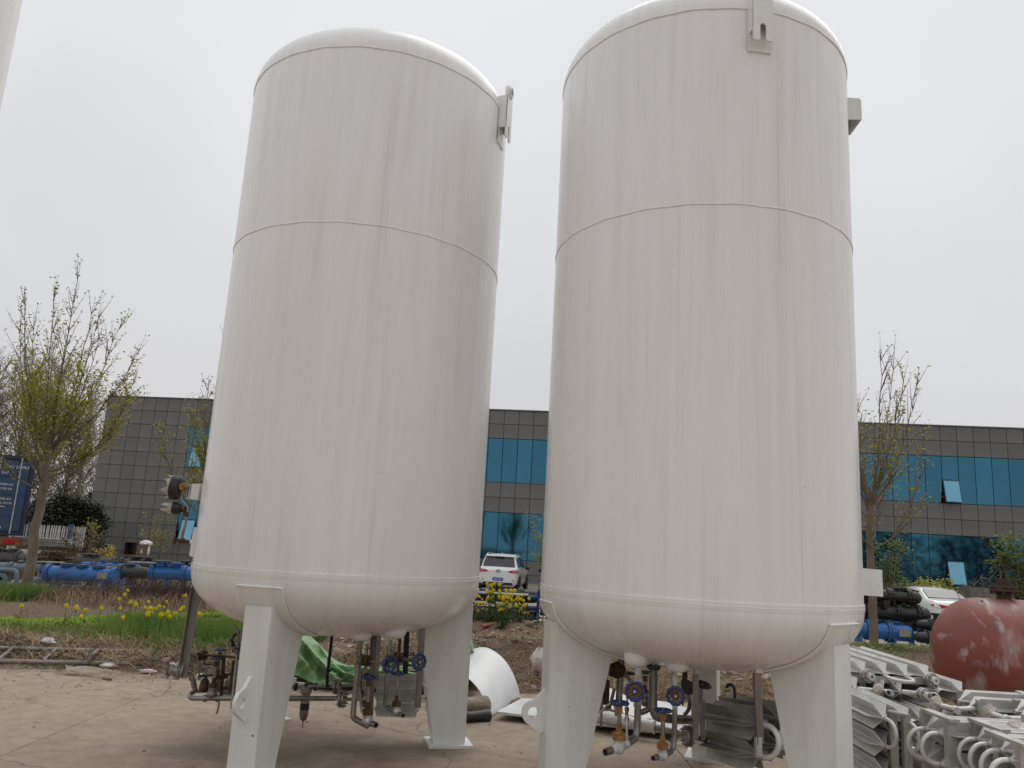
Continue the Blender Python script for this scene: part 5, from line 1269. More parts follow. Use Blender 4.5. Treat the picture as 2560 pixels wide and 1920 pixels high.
# units whose tubes run away to the right, return bends on the left
def unit_x(label, ends, L, rows, dz=.195, col2=True, d=(1, -.03, 0)):
    """ends: top tube end points of each column (front first)"""
    d = Vector(d).normalized()
    root = thing('vaporizer', label, 'vaporizer', (ends[0].x, ends[0].y, 0), GV)
    for ci, p in enumerate(ends):
        for k in range(rows): star(root, p - V3(0, 0, dz * k), d, L)
        for k in range(0, rows - 1, 2): u_bend(root, p - V3(0, 0, dz * k) + d * .01, p - V3(0, 0, dz * (k + 1)) + d * .01, -d, .0148, 'alu')
    p = ends[0]; pz = p.z + .085
    for q_ in (ends[0] + V3(.035, -.06, 0), ends[-1] + V3(.035, .07, 0)):
        angle_bar(root, V3(q_.x, q_.y, 0.004), V3(q_.x, q_.y, pz), .055, (1, 0, 0), (0, 1, 0), 'galv', 'frame_upright')
    MB().bar(V3(p.x + .065, p.y - .085, pz + .012), V3(p.x + .065, ends[-1].y + .10, pz + .012), .07, .02, (1, 0, 0)).build('frame_top', M['galv'], root, flat=True)
    q2 = p + d * (L - .12)
    for q_ in (q2 + V3(0, -.06, 0), ends[-1] + d * (L - .12) + V3(0, .07, 0)):
        angle_bar(root, V3(q_.x, q_.y, 0.004), V3(q_.x, q_.y, pz), .055, (1, 0, 0), (0, 1, 0), 'galv', 'frame_upright')
    return root
uB = unit_x('finned aluminium vaporizer with return bends facing left, next to the upright frame bars', [at(2347, 1833, 5.67), at(2312, 1822, 5.86)], 1.7, 3)
uC = unit_x('finned aluminium vaporizer in the middle of the row, its white hoops overlapping the unit behind', [at(2470, 1860, 5.36), at(2441, 1848, 5.53)], 1.6, 3)
uD = unit_x('nearest finned aluminium vaporizer, cut off by the bottom right corner', [at(2524, 1900, 4.93), at(2500, 1876, 5.12)], 1.5, 3)
# unit whose tubes run away from the camera beside the tank leg
rootA = thing('vaporizer', 'finned aluminium vaporizer pointing away behind the right tank leg', 'vaporizer', (2.95, 6.2, 0), GV)
dA = V3(.03, 1, 0).normalized()
for ui, vi in ((2212, 1797), (2268, 1806)):
    pA = at(ui, vi, 6.14)
    for k in range(3): star(rootA, pA - V3(0, 0, .19 * k), dA, 1.75)
    u_bend(rootA, pA + dA * .01, pA - V3(0, 0, .19) + dA * .01, -dA + V3(.25, 0, 0), .0148, 'alu')
for ui, v0, Ya in ((2226, 1779, 6.16), (2260, 1784, 6.12)):
    pA = at(ui, v0, Ya); angle_bar(rootA, V3(pA.x, pA.y, .004), pA, .05, (1, 0, 0), (0, 1, 0), 'galv', 'frame_upright')
MB().bar(at(2221, 1777, 6.13), at(2270, 1787, 6.10), .05, .012, (0, 1, 0)).build('frame_top', M['galv'], rootA, flat=True)
rootH = thing('vaporizer', 'finned aluminium vaporizer deep in the stack behind the first hoops', 'vaporizer', (3.5, 6.9, 0), GV)
for ui, vi in ((2306, 1803), (2362, 1808)):
    pA = at(ui, vi, 6.75)
    for k in range(2): star(rootH, pA - V3(0, 0, .19 * k), dA, 1.4)
    u_bend(rootH, pA + dA * .01, pA - V3(0, 0, .19) + dA * .01, -dA + V3(.25, 0, 0), .0148, 'alu')
    for dy in (.03, 1.2): angle_bar(rootH, V3(pA.x + .05, pA.y + dy, .004), V3(pA.x + .05, pA.y + dy, pA.z + .08), .045, (1, 0, 0), (0, 1, 0), 'galv', 'frame_upright')
# raised rear unit: tube ends and flanges face the camera
rootE = thing('vaporizer', 'finned aluminium vaporizer on top of the rear stack with two bare flanges facing forward', 'vaporizer', at(2230, 1700, 7.3) * 1.0, GV)
rootE.location.z = 0
eE = [(2160, 1683), (2213, 1686), (2266, 1690), (2319, 1693)]
for i, (u, v) in enumerate(eE): star(rootE, at(u, v, 7.25), dA, 1.6, .10)
for i in (0, 3): face_flange(rootE, at(eE[i][0] + 6, eE[i][1] + 6, 7.2), (.25, -1, 0))
p1, p2 = at(2214, 1691, 7.2), at(2268, 1694, 7.2)
u_bend(rootE, p1, p2, (.2, -1, -.12), .016, 'alu', lead=.05)
MB().bar(at(2140, 1697, 7.28), at(2322, 1703, 7.28), .055, .03, (0, 0, 1)).build('frame_bar', M['galv'], rootE, flat=True)
for u in (2150, 2318):
    q_ = at(u, 1700, 7.3); angle_bar(rootE, V3(q_.x, q_.y, .004), q_, .05, (1, 0, 0), (0, 1, 0), 'galv', 'frame_upright')
for (u, v) in eE:
    q_ = at(u, v, 8.7); 
q_ = at(2145, 1640, 8.75); 
for (u, v, Y_) in ((2160, 1683, 8.6), (2319, 1693, 8.6)):
    b0 = at(u, v, 7.25); b1 = b0 + dA * 1.4; angle_bar(rootE, V3(b1.x, b1.y, .004), b1, .05, (1, 0, 0), (0, 1, 0), 'galv', 'frame_upright')
rootG = thing('vaporizer', 'finned aluminium vaporizer in the rear stack with a wrapped and a bare flange', 'vaporizer', at(2250, 1730, 7.1), GV)
rootG.location.z = 0
for (u, v) in ((2140, 1723), (2208, 1729), (2252, 1731), (2345, 1727), (2405, 1733)): star(rootG, at(u, v, 7.12), dA, 1.5, .095)
for (ua, va, ub, vb) in ((2149, 1723, 2222, 1730), (2257, 1730, 2335, 1737)):
    mb = MB(); a_, b_ = at(ua, va, 7.08), at(ub, vb, 6.98); mb.tube([a_, b_], .020, 14); cap(mb, b_, (0, -1, -.1), .023, .05); mb.build('stub_pipe', M['alu'], rootG)
    MB().pipe_end(at(ub, vb, 6.98) + V3(0, -.02, -.01), at(ub, vb + 2, 6.9), .024, .015).build('stub_mouth', M['alu_dull'], rootG)
wrapped_disc(rootG, at(2196, 1728, 7.0), (.6, -1, .05), .064, 1)
face_flange(rootG, at(2305, 1737, 7.0), (.35, -1, 0), .058)
for u in (2140, 2400):
    q_ = at(u, 1735, 7.2); angle_bar(rootG, V3(q_.x, q_.y, .004), q_, .05, (1, 0, 0), (0, 1, 0), 'galv', 'frame_upright')
    q2 = q_ + dA * 1.2; angle_bar(rootG, V3(q2.x, q2.y, .004), q2, .05, (1, 0, 0), (0, 1, 0), 'galv', 'frame_upright')
def unit_f(label, e_, L, disc, capp, rows=3, seed=2):
    root = thing('vaporizer', label, 'vaporizer', (e_[0].x, e_[0].y, 0), GV)
    d = V3(1, -.02, 0).normalized()
    for p in e_:
        for k in range(rows): star(root, p - V3(0, 0, .195 * k), d, L, .095)
    mb = MB(); q = e_[0] + V3(-.02, -.02, 0); r_ = Vector(capp); mb.tube([q + V3(.06, 0, 0), r_], .019, 14); cap(mb, r_, (-.25, -1, -.05), .028, .055)
    w = Vector(disc); mb.tube([r_, w], .02, 14); mb.build('stub_pipe', M['alu'], root)
    wrapped_disc(root, w, (w - r_), .066, seed)
    for dx in (.06, L - .2):
        for p in (e_[0] + V3(dx, -.07, 0), e_[-1] + V3(dx, .07, 0)):
            angle_bar(root, V3(p.x, p.y, .004), V3(p.x, p.y, p.z + .07), .05, (1, 0, 0), (0, 1, 0), 'galv', 'frame_upright')
    MB().bar(e_[0] + V3(L - .2, -.09, .085), e_[-1] + V3(L - .2, .09, .085), .05, .015, (1, 0, 0)).build('frame_top', M['galv'], root, flat=True)
unit_f('finned aluminium vaporizer with a wrapped flange, in front of the red tank', [at(2418, 1770, 6.5), at(2396, 1752, 6.75)], .75, at(2342, 1762, 6.6), at(2388, 1773, 6.45))
unit_f('finned aluminium vaporizer at the right edge with a wrapped flange on its left end', [at(2548, 1795, 6.05), at(2538, 1778, 6.3)], .9, at(2474, 1784, 6.2), at(2514, 1796, 6.0), seed=7)
unit_f('finned aluminium vaporizer in the bottom right, wrapped flanges bunched against its stub pipe', [at(2575, 1838, 5.6), at(2562, 1820, 5.75)], .9, at(2536, 1826, 5.6), at(2556, 1830, 5.55), seed=9)
# ================================================================== HEAT EXCHANGERS
def exchanger(label, a, b, r, m, flanges=(0, 1), nozzles=(), saddles=(.2, .8), group=None, heads=(True, True), tag_=None, ground=-.03, stubs=None):
    a, b = Vector(a), Vector(b); ax = (b - a).normalized(); L = (b - a).length; c = (a + b) / 2
    ground = gnd(c.y)
    root = thing('heat_exchanger', label, 'heat exchanger', (c.x, c.y, ground), group)
    MB().tube([a, b], r, 24).build('shell', M[m], root)
    for f in flanges:
        p = a + ax * L * f; fb = MB()
        for k in (-.03, .03): fb.disc(p + ax * k, ax, r * 1.24, .045, 28)
        o_ = fb.build('flange', M[m], root)
        x, y, d = basis(ax); bo = MB()
        for k in range(12):
            t = 2 * math.pi * k / 12; q = p + (x * math.cos(t) + y * math.sin(t)) * r * 1.14; bo.tube([q - d * .085, q + d * .085], .013, 5)
        tag(bo.build('flange_bolts', M['darksteel'], o_, ang=20), kind='stuff')
    for e_, hd, s in ((a, heads[0], -1), (b, heads[1], 1)):
        if hd: MB().lathe([(r, 0), (r, .12), (r * .86, .2), (r * .5, .25), (.0005, .265)], e_, ax * s, 24).build('end_head', M[m], root)
    for (f, nr, nh, dark) in nozzles:
        p = a + ax * L * f + Zv * r * .9
        nb = MB().tube([p, p + Zv * (nh + r * .1)], nr, 14); nb.disc(p + Zv * (nh + r * .1), (0, 0, 1), nr * 1.75, .03, 22)
        q = nb.build('nozzle', M[m], root)
        if dark: MB().disc(p + Zv * (nh + r * .1 + .026), (0, 0, 1), nr * 1.85, .02, 22).build('blind_cover', M['darksteel'], q)
    for f in saddles:
        p = a + ax * L * f; h = p.z - ground
        x = Zv.cross(ax).normalized(); sb = MB()
        sb.prism([p + x * r * .85 + Zv * (-.35 * r), p - x * r * .85 + Zv * (-.35 * r), p - x * r * .95 - Zv * h, p + x * r * .95 - Zv * h], ax * .05)
        sb.box(p - Zv * (h - .015), (.2, r * 2.1, .03)); sb.build('saddle', M[m], root, flat=True)
    if tag_ is not None:
        p = a + ax * L * tag_; x = Zv.cross(ax).normalized(); x = -x if x.y > 0 else x
        MB().box(p + x * (r + .004) + Zv * r * .05, (.26, .012, .16)).build('data_plate', mat('data_plate', (.42, .42, .26), .5, noise=(40, 2), col2=(.22, .23, .16)), root, flat=True)
    if stubs:
        e_ = b if stubs > 0 else a; d = ax * (1 if stubs > 0 else -1)
        MB().bar(e_ + d * .06 + Zv * r * 1.25, e_ + d * .06 - Zv * (e_.z - ground), .06, r * .8, d).build('end_manifold', M[m], root, flat=True)
        for z in (.42, -.42):
            sb = MB(); q = e_ + d * .08 + Zv * r * z * 1.25; sb.tube([q, q + d * .22], r * .22, 12); sb.disc(q + d * .22, d, r * .42, .03, 18); sb.build('end_nozzle', M[m], root)
    return root
GE = 'shell and tube heat exchangers stacked behind the patch'
# left rows
exchanger('bright blue heat exchanger with three black topped nozzles behind the dead weeds', at(118, 1431, 21.5), at(288, 1441, 21.5), .185, 'blue', (.02, .98), ((.27, .095, .04, 1), (.5, .095, .03, 1), (.74, .095, .03, 1)), (.15, .85), GE, (False, False), .86)
exchanger('grey blue heat exchanger lowest at the left edge', at(-120, 1470, 21.0), at(70, 1478, 21.0), .21, 'greyblue', (.97,), (), (.3, .8), GE)
exchanger('faded grey blue heat exchanger lying below the bright blue one', at(118, 1478, 21.9), at(300, 1486, 21.9), .19, 'greyblue', (.1, .9), (), (.2, .8), GE)
exchanger('pale blue long heat exchanger behind the tree trunk on the left', at(-60, 1413, 23.6), at(118, 1420, 23.6), .11, 'greyblue', (.5, .98), ((.62, .05, .05, 0), (.75, .05, .05, 0), (.85, .05, .05, 0)), (.2, .9), GE)
exchanger('blue heat exchanger partly behind the left flank of the left tank', at(380, 1430, 22.0), at(560, 1440, 22.0), .18, 'blue', (.02, .45), ((.12, .14, .1, 1), (.32, .12, .06, 1)), (.2, .8), GE, (False, False))
exchanger('deep blue heat exchanger low in the dead weeds beside the left tank', at(330, 1480, 22.0), at(560, 1492, 22.0), .18, 'blue2', (.3, .9), (), (.2, .8), GE)
exchanger('dull purple grey heat exchanger between two blue ones', at(296, 1429, 22.4), at(352, 1432, 22.4), .16, 'darksteel', (.1,), ((.5, .08, .05, 0),), (.5,), GE)
exchanger('dark grey heat exchanger behind the tree trunk, under the white boards', at(-80, 1391, 26), at(52, 1397, 26), .19, 'darksteel', (.95,), ((.55, .09, .1, 0), (.85, .09, .1, 0)), (.3, .8), GE)
exchanger('dark heat exchanger below the grey wall with pale nozzles', at(205, 1404, 26), at(292, 1411, 26), .19, 'darksteel', (.95,), ((.15, .1, .06, 0), (.35, .1, .06, 0)), (.3, .8), GE)
exchanger('black heat exchanger with a big end flange in front of the grey wall', at(305, 1410, 26), at(410, 1418, 26), .18, 'black', (.0, .95), ((.3, .1, .06, 1), (.6, .1, .06, 1)), (.3, .8), GE)
exchanger('black heat exchanger farthest right in the rear row, running behind the left tank', at(420, 1420, 25), at(560, 1428, 25), .16, 'black', (.2, .7), ((.3, .08, .05, 1), (.5, .08, .08, 1)), (.3, .8), GE)
t = thing('pipe_coil', 'grey blue pipe bends standing at the left edge of the picture', 'pipes', gz(10, 1480, 0))
for (u0, u1, v, d_) in ((-60, 43, 1425, 40), (-60, 14, 1437, 30)):
    MB().tube(rounded([at(u0, v - 3, 20.9), at(u1, v, 20.9), at(u1 - 3, v + d_, 20.9)], .15), .055, 12).build('bent_pipe', M['greyblue'], t)
exchanger('thin light blue heat exchanger peeping over the bright blue one', at(225, 1411, 24.2), at(330, 1417, 24.2), .075, 'blue', (.1, .9), ((.3, .05, .04, 1), (.6, .05, .04, 1)), (.2, .8), GE)
exchanger('thin grey heat exchanger below the pale bag and crate', at(318, 1432, 23.4), at(400, 1436, 23.4), .10, 'darksteel', (.1, .8), ((.4, .06, .05, 0),), (.2, .8), GE)
exchanger('grey blue heat exchanger hidden to its top by weeds beside the tree foot', at(86, 1452, 22.6), at(180, 1458, 22.6), .11, 'greyblue', (.2, .9), ((.5, .05, .05, 0),), (.2, .8), GE)
# steel strips and frames lying on the exchangers
for i, (u0, v0, u1, v1, Y_) in enumerate(((100, 1404, 160, 1406, 23.5), (225, 1416, 330, 1420, 22.5), (322, 1404, 430, 1409, 24.0), (400, 1416, 470, 1418, 22.8))):
    tag(MB().bar(at(u0, v0, Y_), at(u1, v1, Y_), .22, .03, (0, 1, 0)).build('steel_strip', M['steel_light'], None, flat=True), ('pale steel strip on the exchangers beside the tree trunk', 'pale steel strip lying on top of the bright blue exchanger', 'pale steel strip on the black exchangers by the grey wall', 'pale steel strip on the blue exchanger next to the left tank')[i], 'steel strip', 'steel strips on the exchangers')
# between the tanks
exchanger('black heat exchanger behind the rape flowers, upper of two', at(1120, 1482, 19.0), at(1322, 1491, 19.0), .15, 'black', (.2, .55, .9), ((.35, .07, .08, 1), (.62, .07, .08, 1)), (.3, .8), GE)
exchanger('black heat exchanger behind the rape flowers, lower of two', at(1120, 1538, 18.8), at(1318, 1547, 18.8), .24, 'black', (.2, .7, .98), (), (.3, .8), GE)
exchanger('deep blue heat exchanger half hidden by the left edge of the right tank', at(1352, 1508, 18.6), at(1500, 1514, 18.6), .22, 'blue2', (.05, .6), ((.06, .09, .06, 0),), (.1, .8), GE, (False, True), None, -.03, -1)
tag(MB().bar(at(1190, 1480, 18.4), at(1320, 1487, 18.4), .5, .02, (0, 1, 0)).build('steel_strip', M['steel_light'], None, flat=True), 'thin grey steel strip over the black exchangers behind the flowers', 'steel strip', 'steel strips on the exchangers')
# right of the right tank
exchanger('black heat exchanger topmost of the stack beside the name plate', at(2120, 1484, 19.0), at(2274, 1494, 19.0), .15, 'black', (.25, .66, .98), ((.8, .05, .03, 1), (.9, .05, .03, 1)), (), GE)
exchanger('black heat exchanger in the middle of the stack beside the right tank', at(2110, 1524, 19.0), at(2296, 1537, 19.0), .185, 'black', (.3, .70, .98), ((.55, .05, .03, 1), (.65, .05, .03, 1), (.8, .05, .03, 1)), (), GE)
exchanger('bright blue heat exchanger at the bottom of the stack beside the right tank', at(2110, 1568, 18.8), at(2272, 1584, 18.8), .185, 'blue', (.36, .68), ((.5, .06, .04, 0), (.8, .06, .04, 0)), (.2, .72), GE, (True, False), .88, -.03, 1)
exchanger('black heat exchanger on the ground left of the red tank', at(2315, 1594, 18.4), at(2500, 1604, 18.4), .12, 'black', (.05, .5), (), (.2, .8), GE)
exchanger('black heat exchanger higher up, just left of the red tank', at(2318, 1562, 18.6), at(2500, 1570, 18.6), .11, 'black', (.05, .5), ((.12, .05, .12, 1), (.35, .06, .13, 1)), (.1, .8), GE)
for i, (u, v) in enumerate(((2205, 1509), (2270, 1562), (2180, 1553))):
    tag(MB().box(at(u, v, 18.95), (.14, .5, .16)).build('timber_block', M['black'], None, flat=True), ('dark packing block under the topmost black exchanger', 'dark packing block above the bright blue exchanger near its manifold', 'dark packing block above the bright blue exchanger behind the tree trunk')[i], 'block', 'packing blocks in the exchanger stack')

# ================================================================== CARS
def car(label, loc, heading, kind, paint='carwhite', plate=None, group='cars parked in front of the office building', sc=1.0):
    """local +y is forward; the rear bumper is at y = 0"""
    root = thing('parked_car', label, 'car', loc, group, heading); root.scale = (sc, sc, sc)
    if kind == 'suv':
        L, w = 4.62, .925
        # y, bottom, sill, belt height, belt half width, roof height, roof half width
        st = [(0.0, .42, .60, .90, .82, .94, .74), (.07, .30, .5, 1.02, .895, 1.06, .80), (.16, .28, .5, 1.06, .905, 1.11, .82), (.42, .27, .5, 1.07, .92, 1.58, .73), (.75, .25, .5, 1.06, .925, 1.665, .70), (1.6, .22, .5, 1.04, .925, 1.70, .71), (2.35, .22, .5, 1.02, .925, 1.66, .70), (2.8, .22, .5, 1.01, .92, 1.40, .73), (3.25, .23, .5, 1.0, .91, 1.06, .80), (3.9, .25, .5, .94, .88, .97, .72), (4.45, .30, .5, .78, .78, .80, .55), (4.62, .40, .5, .62, .6, .64, .4)]
        wr, wy = .36, (.86, 3.6); rear = [(.155, 1.125, .77), (.395, 1.555, .66)]
    else:
        L, w = 4.6, .90
        st = [(0.0, .42, .58, .84, .74, .88, .66), (.06, .30, .5, .95, .85, .98, .78), (.22, .27, .5, .99, .885, 1.05, .78), (.55, .25, .5, .98, .895, 1.075, .78), (.72, .25, .5, .975, .898, 1.10, .77), (1.35, .23, .5, .96, .90, 1.40, .63), (1.9, .20, .5, .95, .90, 1.455, .62), (2.5, .20, .5, .94, .90, 1.43, .62), (3.05, .20, .5, .93, .895, 1.16, .70), (3.35, .22, .5, .92, .885, 1.0, .78), (4.0, .25, .5, .86, .85, .90, .66), (4.5, .32, .5, .68, .7, .70, .5), (4.6, .42, .5, .58, .5, .6, .35)]
        wr, wy = .33, (.95, 3.6); rear = [(.74, 1.115, .70), (1.33, 1.385, .57)]
    def ring(s):
        y, zb, zs, zt, wt, zr, wr_ = s
        wl = max(wt, w * (.98 if .05 < y < L - .3 else .86)) if y > .02 else wt
        half = [(0, zb), (wl * .86, zb), (wl * .97, zb + .10), (wl, (zs + zt) / 2), (wt * .995, zt - .10), (wt * .965, zt), ((wt * .965) * .35 + wr_ * .65, zt * .35 + zr * .65), (wr_, zr - .035 * min(1, (zr - zt) * 4)), (wr_ * .78, zr), (0, zr + .012)]
        return [V3(x, y, z) for x, z in half], [V3(-x, y, z) for x, z in half[1:-1]][::-1]
    vs = []; fs = []; n = 18
    rings = []
    for s in st:
        h, k = ring(s); rings.append(h + k); vs += h + k
    for i in range(len(st) - 1):
        for k in range(n): fs.append((i * n + k, i * n + (k + 1) % n, (i + 1) * n + (k + 1) % n, (i + 1) * n + k))
    fs.append(tuple(range(n))); fs.append(tuple((len(st) - 1) * n + k for k in range(n))[::-1])
    body = MB().add(vs, fs).build('body', M[paint], root, local=True, ang=42)
    def quad(name, p, m, off=(0, 0, 0), par=root):
        o_ = Vector(off); return MB().prism([Vector(q) for q in p], o_).build(name, M[m], par, local=True, flat=True)
    # rear window
    (y0, z0, w0), (y1, z1, w1) = rear; nrm = V3(0, -(z1 - z0), (y1 - y0)).normalized() * .02
    quad('rear_window', [V3(-w0, y0, z0) + nrm * .2, V3(w0, y0, z0) + nrm * .2, V3(w1, y1, z1) + nrm * .2, V3(-w1, y1, z1) + nrm * .2], 'carglass', nrm)
    # side windows between belt and roof, cut from the loft
    for s in (1, -1):
        idx = (5, 7) if s > 0 else (n - 5, n - 7)
        sel = [i for i, q in enumerate(st) if (.42 <= q[0] <= 2.9 if kind == 'suv' else 1.1 <= q[0] <= 3.1)]
        lo = [rings[i][idx[0]] for i in sel]; hi = [rings[i][idx[1]] for i in sel]
        a_ = [spread(l_, h_, .12) + V3(s * .012, 0, 0) for l_, h_ in zip(lo, hi)]; b_ = [spread(l_, h_, .86) + V3(s * .016, 0, 0) for l_, h_ in zip(lo, hi)]
        mb = MB(); k = len(a_)
        vv = a_ + b_ + [q - V3(s * .03, 0, 0) for q in a_] + [q - V3(s * .03, 0, 0) for q in b_]
        mb.add(vv, [(i, i + 1, k + i + 1, k + i) for i in range(k - 1)] + [(2 * k + i, 3 * k + i, 3 * k + i + 1, 2 * k + i + 1) for i in range(k - 1)])
        mb.build('side_window', M['carglass'], root, local=True)
        mid = sel[len(sel) // 2]; MB().bar(spread(rings[mid][idx[0]], rings[mid][idx[1]], .1) + V3(s * .02, 0, 0), spread(rings[mid][idx[0]], rings[mid][idx[1]], .88) + V3(s * .024, 0, 0), .06, .008, (0, 1, 0)).build('window_pillar', M['black'], root, local=True, flat=True)
    # lamps
    for s in (1, -1):
        if kind == 'suv': p = [V3(s * .46, .05, .90), V3(s * .80, .05, .845), V3(s * .935, .12, .87), V3(s * .935, .14, .98), V3(s * .80, .06, 1.0), V3(s * .56, .05, .965)]
        else: p = [V3(s * .40, .06, .885), V3(s * .66, .06, .80), V3(s * .83, .08, .815), V3(s * .905, .26, .88), V3(s * .90, .25, .925), V3(s * .72, .06, .93)]
        quad('tail_lamp', p, 'lamp_red', V3(0, -.075, 0))
        quad('reflector', [V3(s * .66, .02, .5), V3(s * .78, .035, .48), V3(s * .79, .035, .56), V3(s * .72, .03, .58)], 'lamp_red', V3(0, -.03, 0))
        mb = MB(); mb.ball((s * (w + .09), 2.75 if kind == 'suv' else 2.95, 1.06 if kind == 'suv' else 1.0), .11, 10, 7, (1, .55, .7)); mb.tube([(s * (w - .05), 2.8 if kind == 'suv' else 3.0, 1.0), (s * (w + .06), 2.77 if kind == 'suv' else 2.97, 1.03)], .03, 6)
        mb.build('mirror', M['black'], root, local=True)
        for y in wy:
            x = s * (w - .10)
            ty = MB().lathe([(wr * .62, -.1), (wr * .92, -.105), (wr, -.07), (wr, .07), (wr * .92, .105), (wr * .62, .1)], (x, y, wr), (1, 0, 0), 28).build('wheel', M['tyre'], root, local=True)
            MB().lathe([(.0005, .05), (wr * .2, .06), (wr * .55, .03), (wr * .66, .08)], (x, y, wr), (s, 0, 0), 20).build('rim', M['rim'], ty, local=True)
            MB().lathe([(wr * 1.12, .0), (wr * 1.12, .03)], (s * (w + .002), y, wr), (-s, 0, 0), 28).add([], []).build('wheel_arch', M['black'], root, local=True)
            MB().disc((s * (w - .025), y, wr), (1, 0, 0), wr * 1.12, .06, 28).build('arch_liner', M['black'], root, local=True)
    quad('bumper_valance', [V3(-.72, .03, .30), V3(.72, .03, .30), V3(.66, .012, .44), V3(-.66, .012, .44)], 'black', V3(0, -.012, 0))
    # number plate and badges
    pz = .56 if kind == 'suv' else .66
    quad('number_plate', [V3(-.24, .0, pz - .07), V3(.24, .0, pz - .07), V3(.24, .0, pz + .07), V3(-.24, .0, pz + .07)], 'plateblue', V3(0, -.03, 0))
    if plate: pl_ = root.children[-1]; tx = text_mesh(plate, .105, M['whitetext'], 'plate_lettering', pl_, V3(0, 0, 0) + origin(pl_), (1, 0, 0), (0, 0, 1), .002, 'CENTER'); tx.location = (0, -.033, pz - .038)
    zb = .92 if kind == 'suv' else .90
    em = MB(); em.torus((0, -.006 if kind == 'suv' else .03, zb), (0, 1, .1), .075, .012, 24, 6); em.v = [(v[0] * 1.35, v[1], zb + (v[2] - zb) * .85) for v in em.v]; em.tube([(0, -.006, zb - .06), (0, -.006, zb + .06)], .01, 6).tube([(-.04, -.006, zb), (.04, -.006, zb)], .01, 6)
    em.build('emblem', M['rim'] if kind != 'suv' else M['darksteel'], root, local=True)
    MB().tube([(0, 1.0 if kind == 'suv' else 1.6, 1.66 if kind == 'suv' else 1.43), (0, .92 if kind == 'suv' else 1.52, 1.76 if kind == 'suv' else 1.50)], [.035, .012], 8).build('roof_antenna', M[paint], root, local=True)
    for s in (1, -1):
        MB().bar((s * .60, .012 if kind == 'suv' else .05, .78), (s * .74, .02 if kind == 'suv' else .06, .78), .012, .012, (0, 0, 1)).build('badge', M['darksteel'], root, local=True, flat=True)
        if kind == 'suv': MB().tube([(s * .66, .62, 1.64), (s * .665, .7, 1.70), (s * .67, 1.6, 1.745), (s * .67, 2.2, 1.72), (s * .67, 2.3, 1.67)], .02, 8).build('roof_rail', M['rim'], root, local=True)
    if kind == 'suv':
        quad('spoiler', [V3(-.68, .30, 1.575), V3(.68, .30, 1.575), V3(.68, .52, 1.64), V3(-.68, .52, 1.64)], paint, V3(0, 0, .03))
        MB().bar((-.2, .30, 1.56), (.2, .30, 1.56), .05, .04, (0, 0, 1)).build('brake_light', M['black'], root, local=True, flat=True)
        MB().bar((-.02, .155, 1.11), (.34, .185, 1.15), .03, .02, (0, 0, 1)).build('wiper', M['black'], root, local=True, flat=True)
    return root
p = at(1243, 1470, 38.0); car('white SUV seen from behind between the two tanks', (p.x, p.y, -.46), R_(-9), 'suv', plate='G0F17R')
p = at(2404, 1560, 28.0); car('white sedan parked behind the red tank', (p.x, p.y, -.46), R_(2), 'sedan')
p = at(2200, 1530, 31.0); car('white sedan almost hidden behind the black exchangers, blue plate showing', (p.x, p.y, -.46), R_(4), 'sedan', plate='G6MC8')
p = at(1395, 1480, 36.5); car('dark grey sedan just peeping out beside the right tank', (p.x, p.y, -.46), R_(-6), 'sedan', 'cargrey')
# ================================================================== TREES AND SHRUBS
class Tubes:
    def __init__(s): s.V = []; s.F = []; s.n = 0
    def add(s, P, rs, n=5):
        P = np.asarray([tuple(p) for p in P]); k = len(P)
        T = np.gradient(P, axis=0); T /= np.linalg.norm(T, axis=1)[:, None] + 1e-9
        ref = np.array([.3, .2, .9]) if abs(T[0][2]) < .9 else np.array([1., .1, 0])
        X = np.cross(T, ref); X /= np.linalg.norm(X, axis=1)[:, None] + 1e-9; Y = np.cross(T, X)
        a = np.arange(n) * 2 * np.pi / n
        ring = P[:, None, :] + (X[:, None, :] * np.cos(a)[None, :, None] + Y[:, None, :] * np.sin(a)[None, :, None]) * np.asarray(rs)[:, None, None]
        s.V.append(ring.reshape(-1, 3)); i, j = np.meshgrid(np.arange(k - 1), np.arange(n), indexing='ij')
        s.F.append(np.stack([i * n + j, i * n + (j + 1) % n, (i + 1) * n + (j + 1) % n, (i + 1) * n + j], -1).reshape(-1, 4) + s.n); s.n += k * n
    def link(s, name, m, root): return link(name, mesh_np(name, np.concatenate(s.V), np.concatenate(s.F), m, True), root)
class Leaves:
    def __init__(s, seed): s.V = []; s.r = random.Random(seed)
    def one(s, p, size, up=.3):
        r = s.r; a = r.uniform(0, 6.28); e_ = Vector((math.cos(a), math.sin(a), r.uniform(-.5, .8))).normalized() * size
        f_ = Vector((-math.sin(a), math.cos(a), r.uniform(-.8, .8))).normalized() * size * .42
        p = Vector(p); s.V += [p, p + e_ * .5 - f_, p + e_ + Vector((0, 0, -size * .15)), p + e_ * .5 + f_]
    def cluster(s, p, k, size, rad):
        r = s.r
        for _ in range(k): s.one(Vector(p) + Vector((r.gauss(0, rad), r.gauss(0, rad), r.gauss(0, rad))), size * r.uniform(.6, 1.2))
    def link(s, name, m, root, kind='stuff'):
        V = np.array([tuple(v) for v in s.V]); F = np.arange(len(V)).reshape(-1, 4)
        return link(name, mesh_np(name, V, F, m), root)
def bez(a, b, c, n): return [a * (1 - t) ** 2 + b * 2 * t * (1 - t) + c * t * t for t in [i / n for i in range(n + 1)]]

